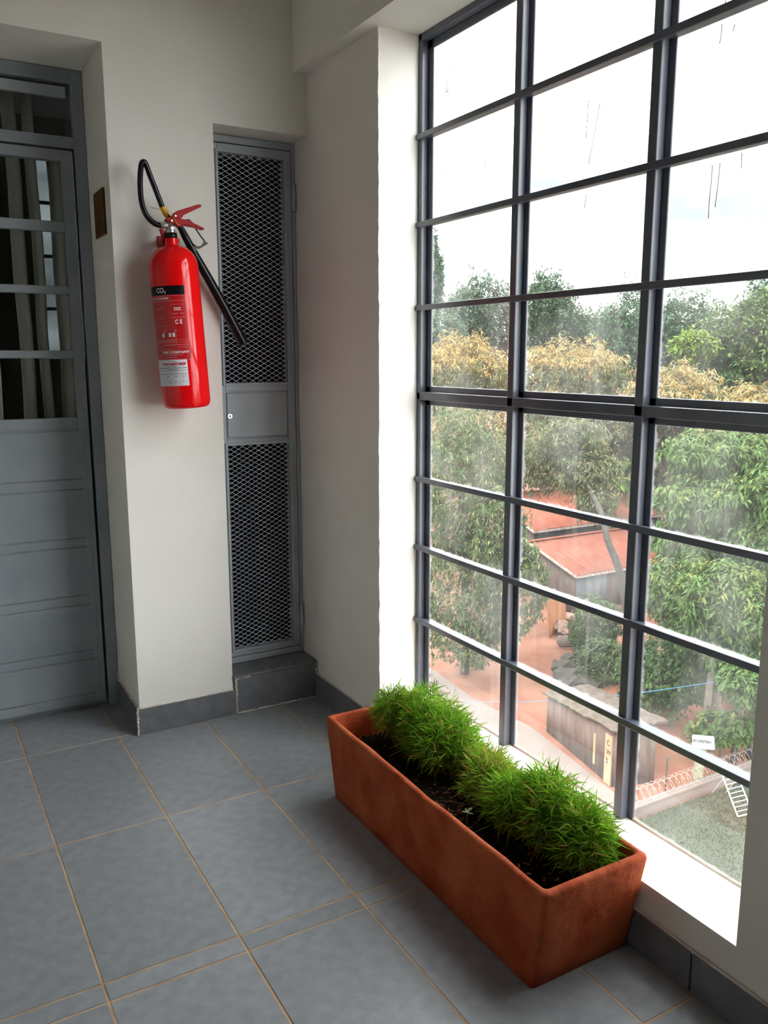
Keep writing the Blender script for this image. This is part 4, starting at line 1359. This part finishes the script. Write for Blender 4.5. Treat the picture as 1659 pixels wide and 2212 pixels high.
# far skyline trees  (label, x, y, z, r, rz, mats)
far = [('slender bluish tree rising alone at the left edge of the window', 55.0, 84.3, 9.6, 1.5, 7.2, ['lf_blue', 'lf_dark'], [.6, .4]),
       ('rounded bluish-green tree behind the first window column', 58.0, 77.7, 4.6, 4.4, 6.8, ['lf_blue', 'lf_grey'], [.5, .5]),
       ('open-crowned dark tree just right of the first mullion on the skyline', 56.0, 64.9, 4.8, 3.2, 5.6, ['lf_dark', 'lf_blue', 'lf_grey'], [.5, .25, .25]),
       ('low green tree in the skyline gap behind the tan mangoes', 62.0, 64.3, 2.2, 4.2, 4.6, ['lf_dark', 'lf_mango'], [.5, .5]),
       ('tall dark tree behind the second mullion on the skyline', 58.0, 54.8, 3.0, 4.2, 5.4, ['lf_dark', 'lf_blue'], [.6, .4]),
       ('dark rounded tree right of the second mullion on the skyline', 62.0, 53.0, 3.2, 4.0, 4.6, ['lf_dark', 'lf_blue', 'lf_mango'], [.5, .3, .2]),
       ('broad yellow-green tree at the right edge of the window', 48.0, 35.2, 1.4, 3.3, 4.4, ['lf_mango', 'lf_yel', 'lf_dark'], [.5, .22, .28]),
       ('dark tree top peeping above the yellow-green tree at right', 60.0, 43.5, 4.2, 3.2, 3.6, ['lf_dark', 'lf_blue'], [.7, .3]),
       ('small lime-green tree among the dark trees at right', 44.0, 37.0, 1.9, 1.35, 1.2, ['lf_lime', 'lf_yel'], [.6, .4]),
       ('dark leafy tree below the lime-green tree', 46.0, 37.1, -1.2, 4.2, 3.4, ['lf_dark', 'lf_mango', 'lf_blue'], [.5, .3, .2]),
       ('bluish tree beside the window jamb behind the tan mango', 50.0, 74.1, 2.2, 3.2, 4.4, ['lf_blue', 'lf_grey'], [.6, .4])]
for lb, x, y, z, r_, rz_, mats_, pal_ in far:
    gz = ZG - .02 + max(0, x - 50) * 0.06
    subs = [(x, y, z, r_ * .8, r_ * .8, rz_ * .9, .4)]
    for q in range(4):
        a = q * 1.57 + random.uniform(0, 1)
        subs.append((x + r_ * .5 * math.cos(a), y + r_ * .5 * math.sin(a), z + random.uniform(-.45, .35) * rz_, r_ * .6, r_ * .6, rz_ * .45, .15))
    area = r_ * rz_
    tree('skyline_tree', lb, (x, y, gz), subs, mats_, pal_, 0.36, 0.18, int(min(4200, 800 + area * 120)), 7, 0.15, 0.35, group=BG)

far2 = [('green tree filling the gap behind the crooked tree', 46.0, 47.0, -5.5, 4.6, 4.6, ['lf_mango', 'lf_grey', 'lf_dark'], [.4, .35, .25]),
        ('dull green tree between the red roofs and the layered mango', 47.0, 41.0, -6.5, 4.2, 4.2, ['lf_mango', 'lf_grey', 'lf_tan'], [.4, .35, .25]),
        ('green tree behind the layered mango at right', 44.0, 31.0, -6.0, 4.5, 4.0, ['lf_mango', 'lf_dark', 'lf_grey'], [.4, .3, .3])]
for lb, x, y, z, r_, rz_, mats_, pal_ in far2:
    subs = [(x, y, z, r_ * .8, r_ * .8, rz_ * .9, .4)]
    for q in range(4):
        a = q * 1.57 + random.uniform(0, 1)
        subs.append((x + r_ * .5 * math.cos(a), y + r_ * .5 * math.sin(a), z + random.uniform(-.45, .35) * rz_, r_ * .6, r_ * .6, rz_ * .45, .15))
    tree('broadleaf_tree', lb, (x, y, ZG), subs, mats_, pal_, 0.34, 0.12, 2400, 7, 0.3, 0.3)

# flushing mango trees in the middle distance
MG = 'mango trees with tan new leaves'
mangos = [('left mango with tan new leaves on its rounded top, next to the jamb', 40.0, 56.3, -0.3, 4.2, 4.4, .95),
          ('wide mango covered in tan new leaves between the two mullions', 40.0, 43.6, -0.6, 4.7, 3.9, .9),
          ('sloping tan-topped mango just right of the second mullion', 38.5, 33.6, -1.2, 3.2, 2.7, .8),
          ('yellow-topped mango low at the right edge of the window', 37.0, 27.0, -1.9, 2.8, 2.4, .7)]
for lb, x, y, z, r_, rz_, fl in mangos:
    subs = [(x, y, z, r_ * .85, r_ * .85, rz_ * .85, .34)]
    for q in range(6):
        a = q * 1.05 + random.uniform(0, .8)
        subs.append((x + r_ * .6 * math.cos(a), y + r_ * .6 * math.sin(a), z + random.uniform(-.5, .3) * rz_, r_ * .5, r_ * .5, rz_ * .42, .11))
    tree('mango_tree', lb, (x, y, ZG), subs, ['lf_mango', 'lf_grey', 'lf_tan', 'lf_flush'], [.34, .36, .30, 0], 0.30, 0.085, int(1700 + 150 * r_ * rz_), 8, 0.5, 0.3, group=MG, flush=fl)

# nearer trees
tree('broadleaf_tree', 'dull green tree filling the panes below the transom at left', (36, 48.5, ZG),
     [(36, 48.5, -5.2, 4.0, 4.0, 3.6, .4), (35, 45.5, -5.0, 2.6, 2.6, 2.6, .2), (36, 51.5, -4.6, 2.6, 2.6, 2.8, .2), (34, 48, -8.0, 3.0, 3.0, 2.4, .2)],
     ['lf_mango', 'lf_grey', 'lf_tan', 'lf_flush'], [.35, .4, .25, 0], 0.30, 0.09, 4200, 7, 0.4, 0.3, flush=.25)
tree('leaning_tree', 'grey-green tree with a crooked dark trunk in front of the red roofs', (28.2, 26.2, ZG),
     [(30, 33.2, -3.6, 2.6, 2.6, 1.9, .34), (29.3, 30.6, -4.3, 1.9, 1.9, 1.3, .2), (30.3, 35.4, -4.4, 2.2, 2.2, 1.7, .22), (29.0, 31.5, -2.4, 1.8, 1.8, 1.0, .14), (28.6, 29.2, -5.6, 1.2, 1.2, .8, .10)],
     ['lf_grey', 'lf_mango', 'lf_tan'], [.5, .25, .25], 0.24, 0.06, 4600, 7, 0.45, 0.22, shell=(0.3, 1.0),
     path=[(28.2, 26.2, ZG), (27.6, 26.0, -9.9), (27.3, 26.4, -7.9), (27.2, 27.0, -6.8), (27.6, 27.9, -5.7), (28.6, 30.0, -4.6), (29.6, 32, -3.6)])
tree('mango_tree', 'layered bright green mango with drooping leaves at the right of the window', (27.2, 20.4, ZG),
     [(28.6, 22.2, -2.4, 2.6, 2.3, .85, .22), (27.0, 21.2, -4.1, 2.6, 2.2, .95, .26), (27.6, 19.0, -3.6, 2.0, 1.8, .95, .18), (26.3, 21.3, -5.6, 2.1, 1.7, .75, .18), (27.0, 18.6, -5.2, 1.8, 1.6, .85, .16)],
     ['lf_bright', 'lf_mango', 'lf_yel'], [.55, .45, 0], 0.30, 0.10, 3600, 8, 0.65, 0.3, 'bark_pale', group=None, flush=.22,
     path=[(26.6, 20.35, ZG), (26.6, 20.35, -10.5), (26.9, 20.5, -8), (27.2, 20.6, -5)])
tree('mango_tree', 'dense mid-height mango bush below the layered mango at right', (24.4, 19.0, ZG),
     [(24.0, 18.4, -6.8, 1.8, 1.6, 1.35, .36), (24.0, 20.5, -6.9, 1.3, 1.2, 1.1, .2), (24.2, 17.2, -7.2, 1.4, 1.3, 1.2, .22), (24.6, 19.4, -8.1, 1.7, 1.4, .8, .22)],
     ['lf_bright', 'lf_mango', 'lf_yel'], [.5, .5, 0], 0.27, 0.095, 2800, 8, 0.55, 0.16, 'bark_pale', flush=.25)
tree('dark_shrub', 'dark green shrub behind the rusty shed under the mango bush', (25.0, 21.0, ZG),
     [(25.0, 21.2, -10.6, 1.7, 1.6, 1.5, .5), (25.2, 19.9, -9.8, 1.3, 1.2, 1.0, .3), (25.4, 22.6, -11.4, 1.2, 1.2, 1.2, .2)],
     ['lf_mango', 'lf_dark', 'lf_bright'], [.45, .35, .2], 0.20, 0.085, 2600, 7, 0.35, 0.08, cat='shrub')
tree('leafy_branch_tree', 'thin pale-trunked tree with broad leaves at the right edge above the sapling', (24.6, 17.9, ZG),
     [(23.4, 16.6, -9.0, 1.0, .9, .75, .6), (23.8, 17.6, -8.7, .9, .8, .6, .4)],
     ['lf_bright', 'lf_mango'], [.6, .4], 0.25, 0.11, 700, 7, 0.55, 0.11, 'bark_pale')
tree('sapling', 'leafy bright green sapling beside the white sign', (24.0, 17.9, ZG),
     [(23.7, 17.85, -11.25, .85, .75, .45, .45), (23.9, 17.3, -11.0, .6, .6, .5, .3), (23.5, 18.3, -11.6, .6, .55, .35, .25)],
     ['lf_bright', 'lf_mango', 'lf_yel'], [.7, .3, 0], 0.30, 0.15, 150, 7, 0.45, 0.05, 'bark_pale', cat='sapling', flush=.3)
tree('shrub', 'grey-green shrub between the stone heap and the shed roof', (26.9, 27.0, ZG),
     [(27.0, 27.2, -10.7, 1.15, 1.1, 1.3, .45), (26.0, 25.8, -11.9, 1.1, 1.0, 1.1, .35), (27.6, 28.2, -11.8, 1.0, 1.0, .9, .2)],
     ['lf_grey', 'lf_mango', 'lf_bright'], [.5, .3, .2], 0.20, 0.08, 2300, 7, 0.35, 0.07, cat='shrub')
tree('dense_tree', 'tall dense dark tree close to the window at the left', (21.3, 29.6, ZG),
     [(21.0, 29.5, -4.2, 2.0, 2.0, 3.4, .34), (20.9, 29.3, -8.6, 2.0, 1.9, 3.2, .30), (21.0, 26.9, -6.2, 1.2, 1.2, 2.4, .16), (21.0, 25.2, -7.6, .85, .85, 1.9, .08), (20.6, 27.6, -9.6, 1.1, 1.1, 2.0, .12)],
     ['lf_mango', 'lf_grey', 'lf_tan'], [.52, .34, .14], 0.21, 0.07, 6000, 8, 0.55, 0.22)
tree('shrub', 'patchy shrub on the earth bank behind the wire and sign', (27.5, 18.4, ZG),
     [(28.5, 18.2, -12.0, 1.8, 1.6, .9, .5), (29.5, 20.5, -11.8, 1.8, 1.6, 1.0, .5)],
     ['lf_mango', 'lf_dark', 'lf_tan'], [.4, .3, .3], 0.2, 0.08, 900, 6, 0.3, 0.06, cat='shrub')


# banana plants in the gap below the transom
def banana(label, base, h, n, seed):
    random.seed(seed)
    root = tag(empty('banana_plant', base), label, 'banana plant', 'banana plants below the tan mangoes')
    MB().tube([(0, 0, 0), (0.05, 0, h * .5), (0.02, 0, h)], [.14, .12, .08], 9).build('pseudostem', M['lf_yel'], root)
    for k in range(n):
        a = 2.4 * k + random.uniform(-.3, .3)
        ln = random.uniform(1.6, 2.3)
        vs_, fs = [], []
        for i in range(9):
            t_ = i / 8
            r_ = ln * t_ * .85
            z = h + ln * (0.75 * t_ - 0.95 * t_ * t_)
            wd = .30 * math.sin(math.pi * min(1, t_ * .93 + .05)) ** .7
            cx_, cy_ = r_ * math.cos(a), r_ * math.sin(a)
            sx_, sy_ = -math.sin(a) * wd, math.cos(a) * wd
            vs_ += [(cx_ - sx_, cy_ - sy_, z - .08), (cx_, cy_, z), (cx_ + sx_, cy_ + sy_, z - .08)]
        for i in range(8):
            a_ = i * 3
            fs += [(a_, a_ + 1, a_ + 4, a_ + 3), (a_ + 1, a_ + 2, a_ + 5, a_ + 4)]
        solid(MB().add(vs_, fs, True).build('leaf', M['lf_lime'] if k % 2 else M['lf_bright'], root), .01)


for k, (x, y, h, lb) in enumerate(((38.5, 38.2, 6.4, 'banana plant left of the second mullion, the nearer one'), (41.0, 42.0, 6.6, 'banana plant with broad leaves in the middle below the tan mango'),
                                   (42.5, 40.5, 6.9, 'rear banana plant against the mango trunk shade'))):
    banana(lb, (x, y, ZG), h, 8, 20 + k)
